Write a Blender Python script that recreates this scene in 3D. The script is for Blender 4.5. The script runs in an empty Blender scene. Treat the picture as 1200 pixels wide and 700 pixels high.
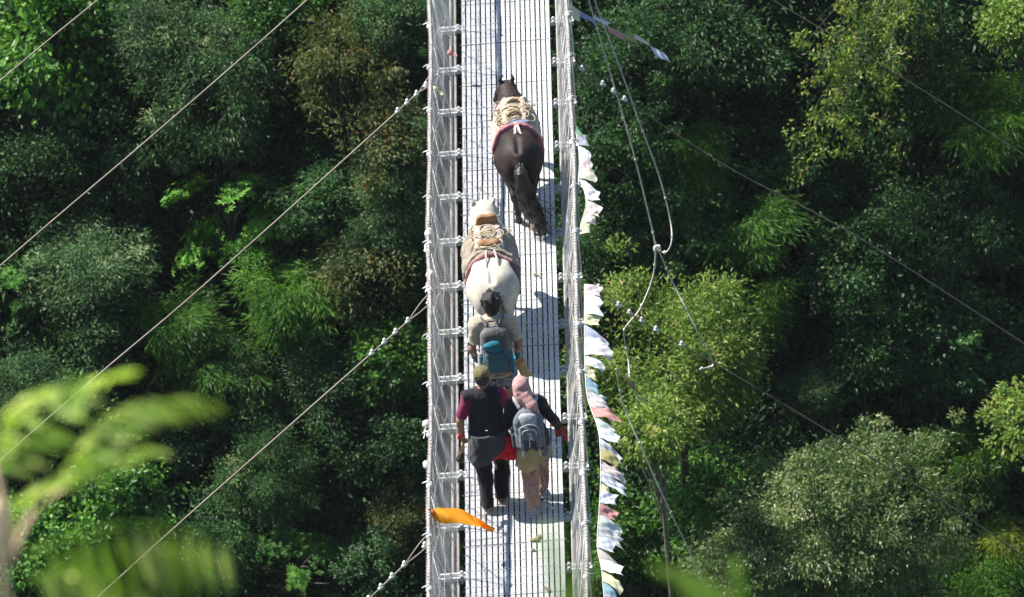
import bpy, math, random
import numpy as np
from mathutils import Vector, Matrix
S = bpy.context.scene
HAZE = .00004
COL = S.collection
PI = math.pi
R_ = math.radians
rng = np.random.default_rng(7)
random.seed(7)

# ------------------------------------------------------------------ camera model (solved from the deck, the crossbeams and the rails)
CAM = np.array([3.0203, -72.5286, 42.4754]); PITCH, YAW, ROLL, FPX = .532118, -.041616, -.100095, 8832.98
FW = np.array([math.sin(YAW)*math.cos(PITCH), math.cos(YAW)*math.cos(PITCH), -math.sin(PITCH)])
_R = np.array([math.cos(YAW), -math.sin(YAW), 0.]); _U = np.cross(_R, FW)
RT = math.cos(ROLL)*_R + math.sin(ROLL)*_U
UP = -math.sin(ROLL)*_R + math.cos(ROLL)*_U
def ray(px, py):
    d = FW*FPX + RT*(px-600) - UP*(py-350)
    return d/np.linalg.norm(d)
def at_z(px, py, z=0.):                       # the point of the place seen there, at height z
    d = ray(px, py); return CAM + d*((z-CAM[2])/d[2])
def at_y(px, py, y):                          # ... in the upright plane y
    d = ray(px, py); return CAM + d*((y-CAM[1])/d[1])
def at_x(px, py, x):
    d = ray(px, py); return CAM + d*((x-CAM[0])/d[0])
def at_d(px, py, dist):
    return CAM + ray(px, py)*dist

# ------------------------------------------------------------------ objects
def tag(o, label=None, cat=None, group=None, kind=None):
    if label: o['label'] = label
    if cat: o['category'] = cat
    if group: o['group'] = group
    if kind: o['kind'] = kind
    return o
def thing(name, label, cat, loc=(0, 0, 0), rz=0, group=None):
    o = bpy.data.objects.new(name, None); COL.objects.link(o)
    o.location = loc; o.rotation_euler = (0, 0, rz); o.empty_display_size = .1
    return tag(o, label, cat, group)
def link(name, me, parent=None, mats=()):
    for m in mats: me.materials.append(m)
    o = bpy.data.objects.new(name, me); COL.objects.link(o)
    if parent is not None: o.parent = parent
    return o
def npmesh(name, V, faces, smooth=True, mat_idx=None, attr=None):
    """faces: (n,k) int array or list of such arrays"""
    if not isinstance(faces, list): faces = [faces]
    faces = [np.asarray(f, dtype=np.int32) for f in faces if len(f)]
    me = bpy.data.meshes.new(name)
    V = np.asarray(V, dtype=np.float32)
    me.vertices.add(len(V)); me.vertices.foreach_set('co', V.ravel())
    tot = np.concatenate([np.full(len(f), f.shape[1], np.int32) for f in faces])
    st = np.concatenate([[0], np.cumsum(tot)[:-1]]).astype(np.int32)
    lv = np.concatenate([f.ravel() for f in faces]).astype(np.int32)
    me.loops.add(len(lv)); me.loops.foreach_set('vertex_index', lv)
    me.polygons.add(len(tot)); me.polygons.foreach_set('loop_start', st); me.polygons.foreach_set('loop_total', tot)
    if mat_idx is not None: me.polygons.foreach_set('material_index', np.asarray(mat_idx, np.int32))
    me.polygons.foreach_set('use_smooth', np.full(len(tot), smooth))
    me.update(calc_edges=True)
    if attr is not None:
        a = me.attributes.new('tint', 'FLOAT', 'FACE'); a.data.foreach_set('value', np.asarray(attr, np.float32))
    return me

class MB:
    """gathers quads and triangles into one mesh"""
    def __init__(s): s.v = []; s.q = []; s.t = []; s.n = 0; s.mq = []; s.mt = []
    def add(s, V, Q=None, T=None, m=0):
        V = np.asarray(V, float)
        if Q is not None and len(Q): s.q.append(np.asarray(Q)+s.n); s.mq.append(np.full(len(Q), m))
        if T is not None and len(T): s.t.append(np.asarray(T)+s.n); s.mt.append(np.full(len(T), m))
        s.v.append(V); s.n += len(V)
    def box(s, lo, hi, m=0, rot=None, c=None):
        lo = np.array(lo, float); hi = np.array(hi, float)
        V = np.array([[(lo, hi)[i][0], (lo, hi)[j][1], (lo, hi)[k][2]] for i in (0, 1) for j in (0, 1) for k in (0, 1)])
        if rot is not None: V = (V-c) @ np.array(rot).T + c
        s.add(V, [[0, 1, 3, 2], [4, 6, 7, 5], [0, 4, 5, 1], [2, 3, 7, 6], [0, 2, 6, 4], [1, 5, 7, 3]], m=m)
    def tube(s, P, r, n=6, m=0, caps=True, flat=1.0, side=None):
        P = np.asarray(P, float); k = len(P); r = np.broadcast_to(np.asarray(r, float), (k,))
        T = np.gradient(P, axis=0); T /= np.linalg.norm(T, axis=1)[:, None]+1e-12
        ref = np.array([0, 0, 1.]) if side is None else np.asarray(side, float)
        A = np.empty_like(P); prev = None
        for i in range(k):
            a = (ref if prev is None else prev); a = a - T[i]*(a@T[i])
            if np.linalg.norm(a) < 1e-4: a = np.cross(T[i], [1, .3, .2])
            a /= np.linalg.norm(a); A[i] = a; prev = a
        B = np.cross(T, A)
        th = np.arange(n)*2*PI/n
        V = P[:, None, :] + r[:, None, None]*(np.cos(th)[None, :, None]*A[:, None, :]*flat + np.sin(th)[None, :, None]*B[:, None, :])
        i = np.arange(k-1)[:, None]*n; j = np.arange(n)[None, :]; j2 = (j+1) % n
        Q = np.stack([i+j, i+j2, i+n+j2, i+n+j], -1).reshape(-1, 4)[:, ::-1]
        V = V.reshape(-1, 3)
        Tr = []
        if caps and n > 2:
            c0, c1 = len(V), len(V)+1
            V = np.vstack([V, P[0], P[-1]])
            for q in range(n):
                Tr.append([c0, q, (q+1) % n]); Tr.append([c1, (k-1)*n+(q+1) % n, (k-1)*n+q])
        s.add(V, Q, Tr, m)
    def segs(s, A, B, r, n=3, m=0):
        """many straight thin wires at once"""
        A = np.asarray(A, float); B = np.asarray(B, float); k = len(A)
        T = B-A; T /= np.linalg.norm(T, axis=1)[:, None]+1e-12
        ref = np.tile([.31, .62, .72], (k, 1)); U = np.cross(T, ref); U /= np.linalg.norm(U, axis=1)[:, None]; W = np.cross(T, U)
        th = np.arange(n)*2*PI/n
        off = r*(np.cos(th)[None, :, None]*U[:, None]+np.sin(th)[None, :, None]*W[:, None])
        V = np.concatenate([A[:, None]+off, B[:, None]+off], 1).reshape(-1, 3)
        b = np.arange(k)[:, None]*2*n; j = np.arange(n)[None, :]; j2 = (j+1) % n
        Q = np.stack([b+j, b+j2, b+n+j2, b+n+j], -1).reshape(-1, 4)
        s.add(V, Q, m=m)
    def blob(s, c, r, n=7, m=0, jit=0.):
        c = np.asarray(c, float); r = np.broadcast_to(np.asarray(r, float), (3,))
        th = np.linspace(0, PI, n); ph = np.arange(n+2)*2*PI/(n+2)
        V = np.array([[math.sin(a)*math.cos(b), math.sin(a)*math.sin(b), math.cos(a)] for a in th for b in ph])
        if jit: V = V*(1+rng.normal(0, jit, (len(V), 1)))
        w = n+2; Q = []
        for i in range(n-1):
            for j in range(w): Q.append([i*w+j, (i+1)*w+j, (i+1)*w+(j+1) % w, i*w+(j+1) % w])
        s.add(c+V*r, Q, m=m)
    def sheet(s, G, m=0):
        """grid of points (a,b,3)"""
        G = np.asarray(G, float); a, b = G.shape[:2]
        i = np.arange(a-1)[:, None]*b; j = np.arange(b-1)[None, :]
        Q = np.stack([i+j, i+j+1, i+b+j+1, i+b+j], -1).reshape(-1, 4)
        s.add(G.reshape(-1, 3), Q, m=m)
    def build(s, name, mats, parent=None, smooth=True):
        V = np.vstack(s.v); F = []; M = []
        if s.q: F.append(np.vstack(s.q)); M.append(np.concatenate(s.mq))
        if s.t: F.append(np.vstack(s.t)); M.append(np.concatenate(s.mt))
        me = npmesh(name, V, F, smooth, np.concatenate(M))
        if not isinstance(mats, (list, tuple)): mats = [mats]
        return link(name, me, parent, mats)
def cr(P, n=8):
    """smooth curve through the points (Catmull-Rom)"""
    P = np.asarray(P, float); Q = np.vstack([2*P[0]-P[1], P, 2*P[-1]-P[-2]]); out = []
    for i in range(1, len(Q)-2):
        for t in np.linspace(0, 1, n, endpoint=False):
            a, b, c, d = Q[i-1], Q[i], Q[i+1], Q[i+2]
            out.append(.5*((2*b)+(c-a)*t+(2*a-5*b+4*c-d)*t*t+(3*b-a-3*c+d)*t**3))
    out.append(Q[-2]); return np.array(out)

# ------------------------------------------------------------------ materials
def mat(name, col, rough=.7, col2=None, scale=8., bump=0., metallic=0., spec=.4, trans=0., bscale=None, detail=4., sheen=0.):
    m = bpy.data.materials.new(name); m.use_nodes = True
    N = m.node_tree.nodes; L = m.node_tree.links; b = N['Principled BSDF']; out = N['Material Output']
    b.inputs['Roughness'].default_value = rough; b.inputs['Metallic'].default_value = metallic
    b.inputs['Specular IOR Level'].default_value = spec
    if sheen: b.inputs['Sheen Weight'].default_value = sheen
    c1 = tuple(col)+(1,); c2 = tuple(col2)+(1,) if col2 else tuple(min(1, x*.72) for x in col)+(1,)
    tc = N.new('ShaderNodeTexCoord'); nz = N.new('ShaderNodeTexNoise'); nz.inputs['Scale'].default_value = scale; nz.inputs['Detail'].default_value = detail
    L.new(tc.outputs['Object'], nz.inputs['Vector'])
    rp = N.new('ShaderNodeValToRGB'); rp.color_ramp.elements[0].position = .36; rp.color_ramp.elements[1].position = .64
    rp.color_ramp.elements[0].color = c2; rp.color_ramp.elements[1].color = c1
    L.new(nz.outputs['Fac'], rp.inputs['Fac']); L.new(rp.outputs['Color'], b.inputs['Base Color'])
    if bump:
        n2 = N.new('ShaderNodeTexNoise'); n2.inputs['Scale'].default_value = bscale or scale*4; n2.inputs['Detail'].default_value = 5
        L.new(tc.outputs['Object'], n2.inputs['Vector'])
        bp = N.new('ShaderNodeBump'); bp.inputs['Strength'].default_value = bump; bp.inputs['Distance'].default_value = .02
        L.new(n2.outputs['Fac'], bp.inputs['Height']); L.new(bp.outputs['Normal'], b.inputs['Normal'])
    if trans:
        t = N.new('ShaderNodeBsdfTranslucent'); L.new(rp.outputs['Color'], t.inputs['Color'])
        mx = N.new('ShaderNodeMixShader'); mx.inputs['Fac'].default_value = trans
        L.new(b.outputs['BSDF'], mx.inputs[1]); L.new(t.outputs['BSDF'], mx.inputs[2]); L.new(mx.outputs['Shader'], out.inputs['Surface'])
    return m
def leafmat(name, cols, rough=.42, trans=.4, spec=.35, objvar=.22):
    """leaf colours differ leaf by leaf (a random number stored per leaf) and a little tree by tree"""
    m = bpy.data.materials.new(name); m.use_nodes = True
    N = m.node_tree.nodes; L = m.node_tree.links; b = N['Principled BSDF']; out = N['Material Output']
    b.inputs['Roughness'].default_value = rough; b.inputs['Specular IOR Level'].default_value = spec
    at = N.new('ShaderNodeAttribute'); at.attribute_name = 'tint'
    rp = N.new('ShaderNodeValToRGB'); e = rp.color_ramp.elements
    while len(e) < len(cols): e.new(.5)
    for i, c in enumerate(cols):
        e[i].position = c[0]; e[i].color = tuple(c[1])+(1,)
    L.new(at.outputs['Fac'], rp.inputs['Fac'])
    oi = N.new('ShaderNodeObjectInfo'); hs = N.new('ShaderNodeHueSaturation')
    mr = N.new('ShaderNodeMapRange'); mr.inputs['To Min'].default_value = 1-objvar; mr.inputs['To Max'].default_value = 1+objvar
    L.new(oi.outputs['Random'], mr.inputs['Value']); L.new(mr.outputs['Result'], hs.inputs['Value'])
    L.new(rp.outputs['Color'], hs.inputs['Color']); L.new(hs.outputs['Color'], b.inputs['Base Color'])
    t = N.new('ShaderNodeBsdfTranslucent')
    hs2 = N.new('ShaderNodeHueSaturation'); hs2.inputs['Hue'].default_value = .485; hs2.inputs['Saturation'].default_value = 1.1; hs2.inputs['Value'].default_value = 1.2
    L.new(hs.outputs['Color'], hs2.inputs['Color']); L.new(hs2.outputs['Color'], t.inputs['Color'])
    mx = N.new('ShaderNodeMixShader'); mx.inputs['Fac'].default_value = trans
    L.new(b.outputs['BSDF'], mx.inputs[1]); L.new(t.outputs['BSDF'], mx.inputs[2]); L.new(mx.outputs['Shader'], out.inputs['Surface'])
    return m

# ------------------------------------------------------------------ distance-field bodies (one continuous skin per body or garment)
def cone(a, b, ra, rb, k=.03, op='u'): return ('c', np.array(a, float), np.array(b, float), ra, rb, k, op)
def ell(c, r, k=.03, op='u', rot=None): return ('e', np.array(c, float), np.array(r, float), rot, None, k, op)
def rbox(c, h, rad, k=.02, rot=None, op='u'): return ('b', np.array(c, float), np.array(h, float), rot, rad, k, op)
def plane(p, n, k=.0): return ('p', np.array(p, float), np.array(n, float)/np.linalg.norm(n), None, None, k, 'i')
def chain(P, r, k=.03):
    return [cone(P[i], P[i+1], r[i], r[i+1], k) for i in range(len(P)-1)]
def grow(prims, d):
    o = []
    for p in prims:
        if p[0] == 'c': o.append(('c', p[1], p[2], p[3]+d, p[4]+d, p[5], p[6]))
        elif p[0] == 'e': o.append(('e', p[1], p[2]+d, p[3], p[4], p[5], p[6]))
        elif p[0] == 'b': o.append(('b', p[1], p[2]+d, p[3], p[4], p[5], p[6]))
        else: o.append(p)
    return o
def rotm(ax, ang): return np.array(Matrix.Rotation(ang, 3, ax))
def sdf_mesh(name, prims, h, disp=None):
    lo = np.full(3, 9e9); hi = -lo
    def bb(p):
        if p[0] == 'c':
            r = max(p[3], p[4]); return np.minimum(p[1], p[2])-r, np.maximum(p[1], p[2])+r
        r = p[2] if p[3] is None else np.full(3, np.linalg.norm(p[2]))
        return p[1]-r, p[1]+r
    for p in prims:
        if p[6] == 'u':
            a, b = bb(p); lo = np.minimum(lo, a); hi = np.maximum(hi, b)
    lo -= 4*h+.02; hi += 4*h+.02
    n = np.ceil((hi-lo)/h).astype(int)+1
    X = [(lo[i]+h*np.arange(n[i])).astype(np.float32) for i in range(3)]
    F = np.full(n, .5, np.float32)
    for p in prims:
        k = p[5]
        if p[0] == 'p': sl = (slice(None),)*3
        else:
            a, b = bb(p); m = k*1.2+4*h+.01
            i0 = np.maximum(((a-m-lo)/h).astype(int), 0); i1 = np.minimum(((b+m-lo)/h).astype(int)+2, n)
            sl = tuple(slice(i0[i], i1[i]) for i in range(3))
        x = X[0][sl[0]][:, None, None]; y = X[1][sl[1]][None, :, None]; z = X[2][sl[2]][None, None, :]
        if p[0] == 'c':
            A, B = p[1], p[2]; d = B-A; dd = max(d@d, 1e-9)
            t = np.clip(((x-A[0])*d[0]+(y-A[1])*d[1]+(z-A[2])*d[2])/dd, 0, 1)
            D = np.sqrt((x-A[0]-t*d[0])**2+(y-A[1]-t*d[1])**2+(z-A[2]-t*d[2])**2)-(p[3]+(p[4]-p[3])*t)
        elif p[0] == 'p':
            D = (x-p[1][0])*p[2][0]+(y-p[1][1])*p[2][1]+(z-p[1][2])*p[2][2]
        else:
            u, v, w = x-p[1][0], y-p[1][1], z-p[1][2]
            if p[3] is not None:
                M = np.array(p[3]).T
                u, v, w = (M[0, 0]*u+M[0, 1]*v+M[0, 2]*w, M[1, 0]*u+M[1, 1]*v+M[1, 2]*w, M[2, 0]*u+M[2, 1]*v+M[2, 2]*w)
            r = p[2]
            if p[0] == 'e':
                k0 = np.sqrt((u/r[0])**2+(v/r[1])**2+(w/r[2])**2); k1 = np.sqrt((u/r[0]**2)**2+(v/r[1]**2)**2+(w/r[2]**2)**2)+1e-9
                D = k0*(k0-1)/k1
            else:
                q = p[4]; a = np.abs(u)-(r[0]-q); b = np.abs(v)-(r[1]-q); c = np.abs(w)-(r[2]-q)
                D = np.sqrt(np.maximum(a, 0)**2+np.maximum(b, 0)**2+np.maximum(c, 0)**2)+np.minimum(np.maximum(a, np.maximum(b, c)), 0)-q
        D = D.astype(np.float32); f = F[sl]
        if p[6] == 'u':
            if k > 0:
                hh = np.maximum(k-np.abs(f-D), 0)/k; F[sl] = np.minimum(f, D)-hh*hh*k*.25
            else: F[sl] = np.minimum(f, D)
        elif p[6] == 's':
            if k > 0:
                hh = np.maximum(k-np.abs(f+D), 0)/k; F[sl] = np.maximum(f, -D)+hh*hh*k*.25
            else: F[sl] = np.maximum(f, -D)
        else: F[sl] = np.maximum(f, D)
    if disp is not None:
        ii = np.where(np.abs(F) < .06); F[ii] += disp(X[0][ii[0]], X[1][ii[1]], X[2][ii[2]]).astype(np.float32)
    sg = F < 0
    c = np.zeros(n-1, np.int8)
    for i in (0, 1):
        for j in (0, 1):
            for k in (0, 1): c += sg[i:n[0]-1+i, j:n[1]-1+j, k:n[2]-1+k]
    act = (c > 0) & (c < 8); I = np.argwhere(act); idx = np.full(n-1, -1, np.int64); idx[act] = np.arange(len(I))
    acc = np.zeros((len(I), 3)); cnt = np.zeros(len(I))
    off = [(i, j, k) for i in (0, 1) for j in (0, 1) for k in (0, 1)]
    val = {o: F[I[:, 0]+o[0], I[:, 1]+o[1], I[:, 2]+o[2]].astype(float) for o in off}
    for o in off:
        for ax in range(3):
            if o[ax]: continue
            o2 = list(o); o2[ax] = 1; o2 = tuple(o2); a, b = val[o], val[o2]; s = (a < 0) != (b < 0)
            t = np.where(s, a/np.where(s, a-b, 1), 0)
            pos = np.tile(np.array(o, float), (len(I), 1)); pos[:, ax] += t
            acc[s] += pos[s]; cnt[s] += 1
    V = lo+h*(I+acc/cnt[:, None])
    Qs = []
    for ax in range(3):
        u, v = (ax+1) % 3, (ax+2) % 3
        s0 = [slice(None)]*3; s1 = [slice(None)]*3; s0[ax] = slice(0, n[ax]-1); s1[ax] = slice(1, n[ax])
        a, b = sg[tuple(s0)], sg[tuple(s1)]
        E = np.argwhere(a != b); E = E[(E[:, u] > 0) & (E[:, v] > 0) & (E[:, u] < n[u]-1) & (E[:, v] < n[v]-1)]
        ins = a[E[:, 0], E[:, 1], E[:, 2]]
        def cell(du, dv):
            c_ = E.copy(); c_[:, u] += du; c_[:, v] += dv; return idx[c_[:, 0], c_[:, 1], c_[:, 2]]
        Q = np.stack([cell(-1, -1), cell(0, -1), cell(0, 0), cell(-1, 0)], 1)
        Q[~ins] = Q[~ins][:, ::-1]; Qs.append(Q)
    Q = np.vstack(Qs); Q = Q[(Q >= 0).all(1)]
    # one light relaxing pass
    for _ in range(2):
        s = np.zeros_like(V); w = np.zeros(len(V))
        for a, b in ((0, 1), (1, 2), (2, 3), (3, 0)):
            np.add.at(s, Q[:, a], V[Q[:, b]]); np.add.at(s, Q[:, b], V[Q[:, a]]); np.add.at(w, Q[:, a], 1); np.add.at(w, Q[:, b], 1)
        V = V*.5+.5*s/np.maximum(w, 1)[:, None]
    return npmesh(name, V, Q)
def sdf(name, prims, h, m, parent=None, disp=None):
    return link(name, sdf_mesh(name, prims, h, disp), parent, m if isinstance(m, (list, tuple)) else [m])
def folds(amp, f, seed=0, vert=.35):
    """creases: soft waves with sharper ridges on top"""
    r = np.random.default_rng(seed); W = r.normal(0, f, (5, 3)); W[:, 2] *= vert; ph = r.uniform(0, 6, 5)
    W2 = r.normal(0, f*1.9, (4, 3)); W2[:, 2] *= max(vert, .5); p2 = r.uniform(0, 6, 4)
    def g(x, y, z):
        a = sum(np.sin(W[i, 0]*x+W[i, 1]*y+W[i, 2]*z+ph[i]+.8*np.sin(W[(i+1) % 5, 0]*y+W[i, 2]*2*z)) for i in range(5))/2.2
        b = sum(np.abs(np.sin(W2[i, 0]*x+W2[i, 1]*y+W2[i, 2]*z+p2[i]+1.2*np.sin(W2[(i+1) % 4, 2]*z+W2[i, 1]*x)))-.64 for i in range(4))/1.3
        return amp*1.1*(a+.8*b)
    return g

# ------------------------------------------------------------------ camera, light, sky
cd = bpy.data.cameras.new('camera'); cam = bpy.data.objects.new('camera', cd); COL.objects.link(cam); S.camera = cam
cd.sensor_width = 36; cd.lens = FPX/1200*36; cd.clip_start = .5; cd.clip_end = 3000
cam.matrix_world = Matrix(((RT[0], UP[0], -FW[0], CAM[0]), (RT[1], UP[1], -FW[1], CAM[1]), (RT[2], UP[2], -FW[2], CAM[2]), (0, 0, 0, 1)))
cd.dof.use_dof = True; cd.dof.focus_distance = 86; cd.dof.aperture_fstop = 9.6; cd.dof.aperture_blades = 7
SUN_EL = R_(54); SUN_H = np.array([-.915, .404]); SUN_H /= np.linalg.norm(SUN_H)
sd = np.array([SUN_H[0]*math.cos(SUN_EL), SUN_H[1]*math.cos(SUN_EL), math.sin(SUN_EL)])
sl = bpy.data.lights.new('sun', 'SUN'); sl.energy = 5.0; sl.angle = R_(.53); sl.color = (1, .955, .88)
so = bpy.data.objects.new('sun', sl); COL.objects.link(so); so.rotation_euler = Vector(-sd).to_track_quat('-Z', 'Y').to_euler(); so.location = (-60, 20, 120)
w = bpy.data.worlds.new('World'); S.world = w; w.use_nodes = True
sky = w.node_tree.nodes.new('ShaderNodeTexSky'); sky.sky_type = 'NISHITA'; sky.sun_disc = False
sky.sun_elevation = SUN_EL; sky.sun_rotation = math.atan2(SUN_H[0], SUN_H[1]) % (2*PI); sky.altitude = 1500
bg = w.node_tree.nodes['Background']; bg.inputs['Strength'].default_value = .115
w.node_tree.links.new(sky.outputs['Color'], bg.inputs['Color'])
S.view_settings.view_transform = 'Standard'; S.view_settings.look = 'None'; S.view_settings.exposure = 1.08; S.view_settings.gamma = 1
S.view_settings.use_curve_mapping = False
S.render.engine = 'CYCLES'
cy = S.cycles; cy.max_bounces = 6; cy.volume_bounces = 0; cy.diffuse_bounces = 3; cy.glossy_bounces = 2; cy.transmission_bounces = 4; cy.transparent_max_bounces = 8
cy.use_denoising = True; cy.caustics_reflective = False; cy.caustics_refractive = False
try: cy.denoiser = 'OPENIMAGEDENOISE'
except Exception: pass
cy.sample_clamp_indirect = 6.0
# ------------------------------------------------------------------ the gorge: one sheet, near bank under the camera, far slope behind the bridge
def terr(x, y):
    x = np.asarray(x, float); y = np.asarray(y, float)
    near = np.where(y < -73.5, 40.9-.25*(y+73.5)*-.4, 40.9-.92*(y+73.5))
    far = -56+1.25*(y-95)
    far = far+1.6*np.sin(x*.21+1.3)*np.cos(y*.13)+1.1*np.sin(x*.37+y*.29+.6)+.5*np.sin(x*.9-y*.7)+2.0*np.sin(x*.09+2.1)
    k = 8.; a = np.maximum(near, far); d = np.abs(near-far)
    return np.minimum(a+np.maximum(k-d, 0)**2/(4*k), 240)
def hit_slope(px, py):
    d = ray(px, py); lo, hi = 120., 260.
    f = lambda t: (CAM+d*t)[2]-terr(*(CAM+d*t)[:2])
    for t in np.arange(120, 260, 1.):
        if f(t) < 0: hi = t; lo = t-1; break
    for _ in range(30):
        m = (lo+hi)/2
        if f(m) > 0: lo = m
        else: hi = m
    return lo
mSoil = mat('slope_soil', (.034, .055, .030), .95, (.016, .030, .018), 1.3, bump=.6)
xs = np.concatenate([np.linspace(-260, -32, 20), np.linspace(-30, 30, 81), np.linspace(32, 260, 20)])
ys = np.concatenate([np.linspace(-260, -76, 12), np.linspace(-74, 60, 60), np.linspace(61, 130, 90), np.linspace(134, 420, 24)])
gx, gy = np.meshgrid(xs, ys, indexing='ij')
mb = MB(); mb.sheet(np.stack([gx, gy, terr(gx, gy)], -1)); g = mb.build('gorge_terrain', mSoil)
me = g.data; me.flip_normals() if me.polygons[0].normal.z < 0 else None
tag(g, kind='structure')

# ------------------------------------------------------------------ leaves
def leaves(name, P, D, N, L, W, m, seed=0, parent=None, tint=None, six=True):
    n = len(P); L = np.broadcast_to(np.asarray(L, float), (n,))[:, None]; W = np.broadcast_to(np.asarray(W, float), (n,))[:, None]
    D = D/(np.linalg.norm(D, axis=1)[:, None]+1e-9); N = N-D*(N*D).sum(1)[:, None]; N /= np.linalg.norm(N, axis=1)[:, None]+1e-9
    Sd = np.cross(D, N)
    l1 = P+.3*L*D+.46*W*Sd+.10*W*N; r1 = P+.3*L*D-.46*W*Sd+.10*W*N
    l2 = P+.7*L*D+.34*W*Sd+.0*N; r2 = P+.7*L*D-.34*W*Sd
    tip = P+L*D-.14*L*N
    if six:
        V = np.stack([P, l1, l2, tip, r2, r1], 1).reshape(-1, 3); b = np.arange(n)[:, None]*6
        Q = np.stack([b+np.array([0, 3, 2, 1]), b+np.array([0, 5, 4, 3])], 1).reshape(-1, 4)
    else:
        l = P+.42*L*D+.5*W*Sd+.1*W*N; r = P+.42*L*D-.5*W*Sd+.1*W*N
        V = np.stack([P, l, tip, r], 1).reshape(-1, 3); b = np.arange(n)[:, None]*4
        Q = np.stack([b+np.array([0, 2, 1]), b+np.array([0, 3, 2])], 1).reshape(-1, 3)
    r = np.random.default_rng(seed+99)
    t = r.random(n) if tint is None else tint
    return npmesh(name, V, Q, False, None, np.repeat(np.clip(t, 0, 1), 2))
def unit(n, r):
    v = r.normal(size=(n, 3)); return v/np.linalg.norm(v, axis=1)[:, None]
def lobes(seed, n=7, top=True):
    r = np.random.default_rng(seed); d = unit(n, r); d[:, 2] = np.abs(d[:, 2])*.9; a = r.uniform(.10, .62, n); k = r.uniform(5, 15, n)
    def f(v):
        v = np.asarray(v); s = np.zeros(len(v))
        for i in range(n): s = np.maximum(s, a[i]*np.exp(k[i]*(v@(d[i]/np.linalg.norm(d[i]))-1)))
        return .60+s
    return f
def crown_broad(seed, R=1.6, zs=1.1, ncl=130, nper=75, L=.12, W=.055, droop=.25, cr_=.2, hole=.25, m=None, rosette=0, fill=.5, six=True):
    r = np.random.default_rng(seed); f = lobes(seed)
    v = unit(ncl*3, r); v = v[v[:, 2] > -.55]; 
    h = unit(5, r); keep = np.ones(len(v), bool)
    for q in h: keep &= ~((v@q > 1-hole*.45) & (r.random(len(v)) < .8))
    v = v[keep][:ncl]; rad = f(v)*R*(1-fill*r.random(len(v))**1.7)
    C = v*rad[:, None]*np.array([1, 1, zs])
    k_ = max(6, len(C)//9); C[:k_] *= r.uniform(1.12, 1.34, (k_, 1))
    ctint = r.normal(.5, .2, len(C))
    cs = R*cr_*r.uniform(.65, 1.45, len(C)); cs[:k_] *= .62
    ci = np.repeat(np.arange(len(C)), nper); n = len(ci)
    off = r.normal(size=(n, 3))*cs[ci][:, None]*np.array([.62, .62, .36]); 
    P = C[ci]+off
    out = v[ci]*.5+off/(cs[ci][:, None]+1e-6)*.55+r.normal(size=(n, 3))*.6; out[:, 2] -= droop
    Nn = v[ci]*.45+r.normal(size=(n, 3))*.62+np.array([0, 0, .75])
    LL = L*r.uniform(.65, 1.3, n)
    if rosette:                                  # leaves that sit in stars at the twig ends
        k = rosette; m_ = n//k; P = np.repeat(P[:m_], k, 0)+r.normal(0, .006, (m_*k, 3)); ax = np.repeat((v[ci]*.6+np.array([0, 0, .5])+r.normal(size=(n, 3))*.25)[:m_], k, 0)
        ax /= np.linalg.norm(ax, axis=1)[:, None]; s1 = np.cross(ax, [.3, .8, .1]); s1 /= np.linalg.norm(s1, axis=1)[:, None]; s2 = np.cross(ax, s1)
        th = np.tile(np.arange(k)*2*PI/k, m_)+np.repeat(r.uniform(0, 6, m_), k)
        out = np.cos(th)[:, None]*s1+np.sin(th)[:, None]*s2+ax*.15; Nn = ax-.1*out; LL = np.repeat(LL[:m_], k); ci = np.repeat(ci[:m_], k); n = len(P)
    t = ctint[ci]+r.normal(0, .17, n)
    return leaves('crown', P, out, Nn, LL, LL*W/L, m, seed, tint=t, six=six), C
def crown_feather(seed, R=1.3, H=3.2, nst=46, nspr=13, nper=24, L=.16, W=.022, m=None):
    """bamboo: culms that arch over, each carrying drooping sprays of narrow leaves"""
    r = np.random.default_rng(seed); P = []; D = []; N = []; T = []
    tops = []
    for s in range(nst):
        a = r.uniform(0, 2*PI); reach = R*r.uniform(.15, 1.)**.7; h = H*r.uniform(.55, 1.)
        tt = r.random()
        for q in range(nspr):
            u = (q+r.random())/nspr; u = .18+.82*u
            c = np.array([math.cos(a)*reach*u**1.7, math.sin(a)*reach*u**1.7, h*(u-.42*u**3.2)-H*.45])
            if q == nspr//2: tops.append(c)
            n = nper
            az = r.uniform(0, 2*PI, n); dl = r.uniform(.0, .34, n)
            p = c+np.stack([np.cos(az)*dl, np.sin(az)*dl, -dl*r.uniform(.3, 1.1, n)+.08], 1)
            d = np.stack([np.cos(az)+math.cos(a)*.6, np.sin(az)+math.sin(a)*.6, r.uniform(-1.5, .1, n)], 1)
            P.append(p); D.append(d); N.append(r.normal(size=(n, 3))*.45+np.array([math.cos(a)*.3, math.sin(a)*.3, .8])); T.append(np.clip(.25+.5*tt+r.normal(0, .16, n), 0, 1))
    P = np.vstack(P); n = len(P)
    return leaves('crown', P, np.vstack(D), np.vstack(N), L*r.uniform(.6, 1.3, n), W*r.uniform(.8, 1.3, n), m, seed, tint=np.concatenate(T), six=False), np.array(tops)

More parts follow.
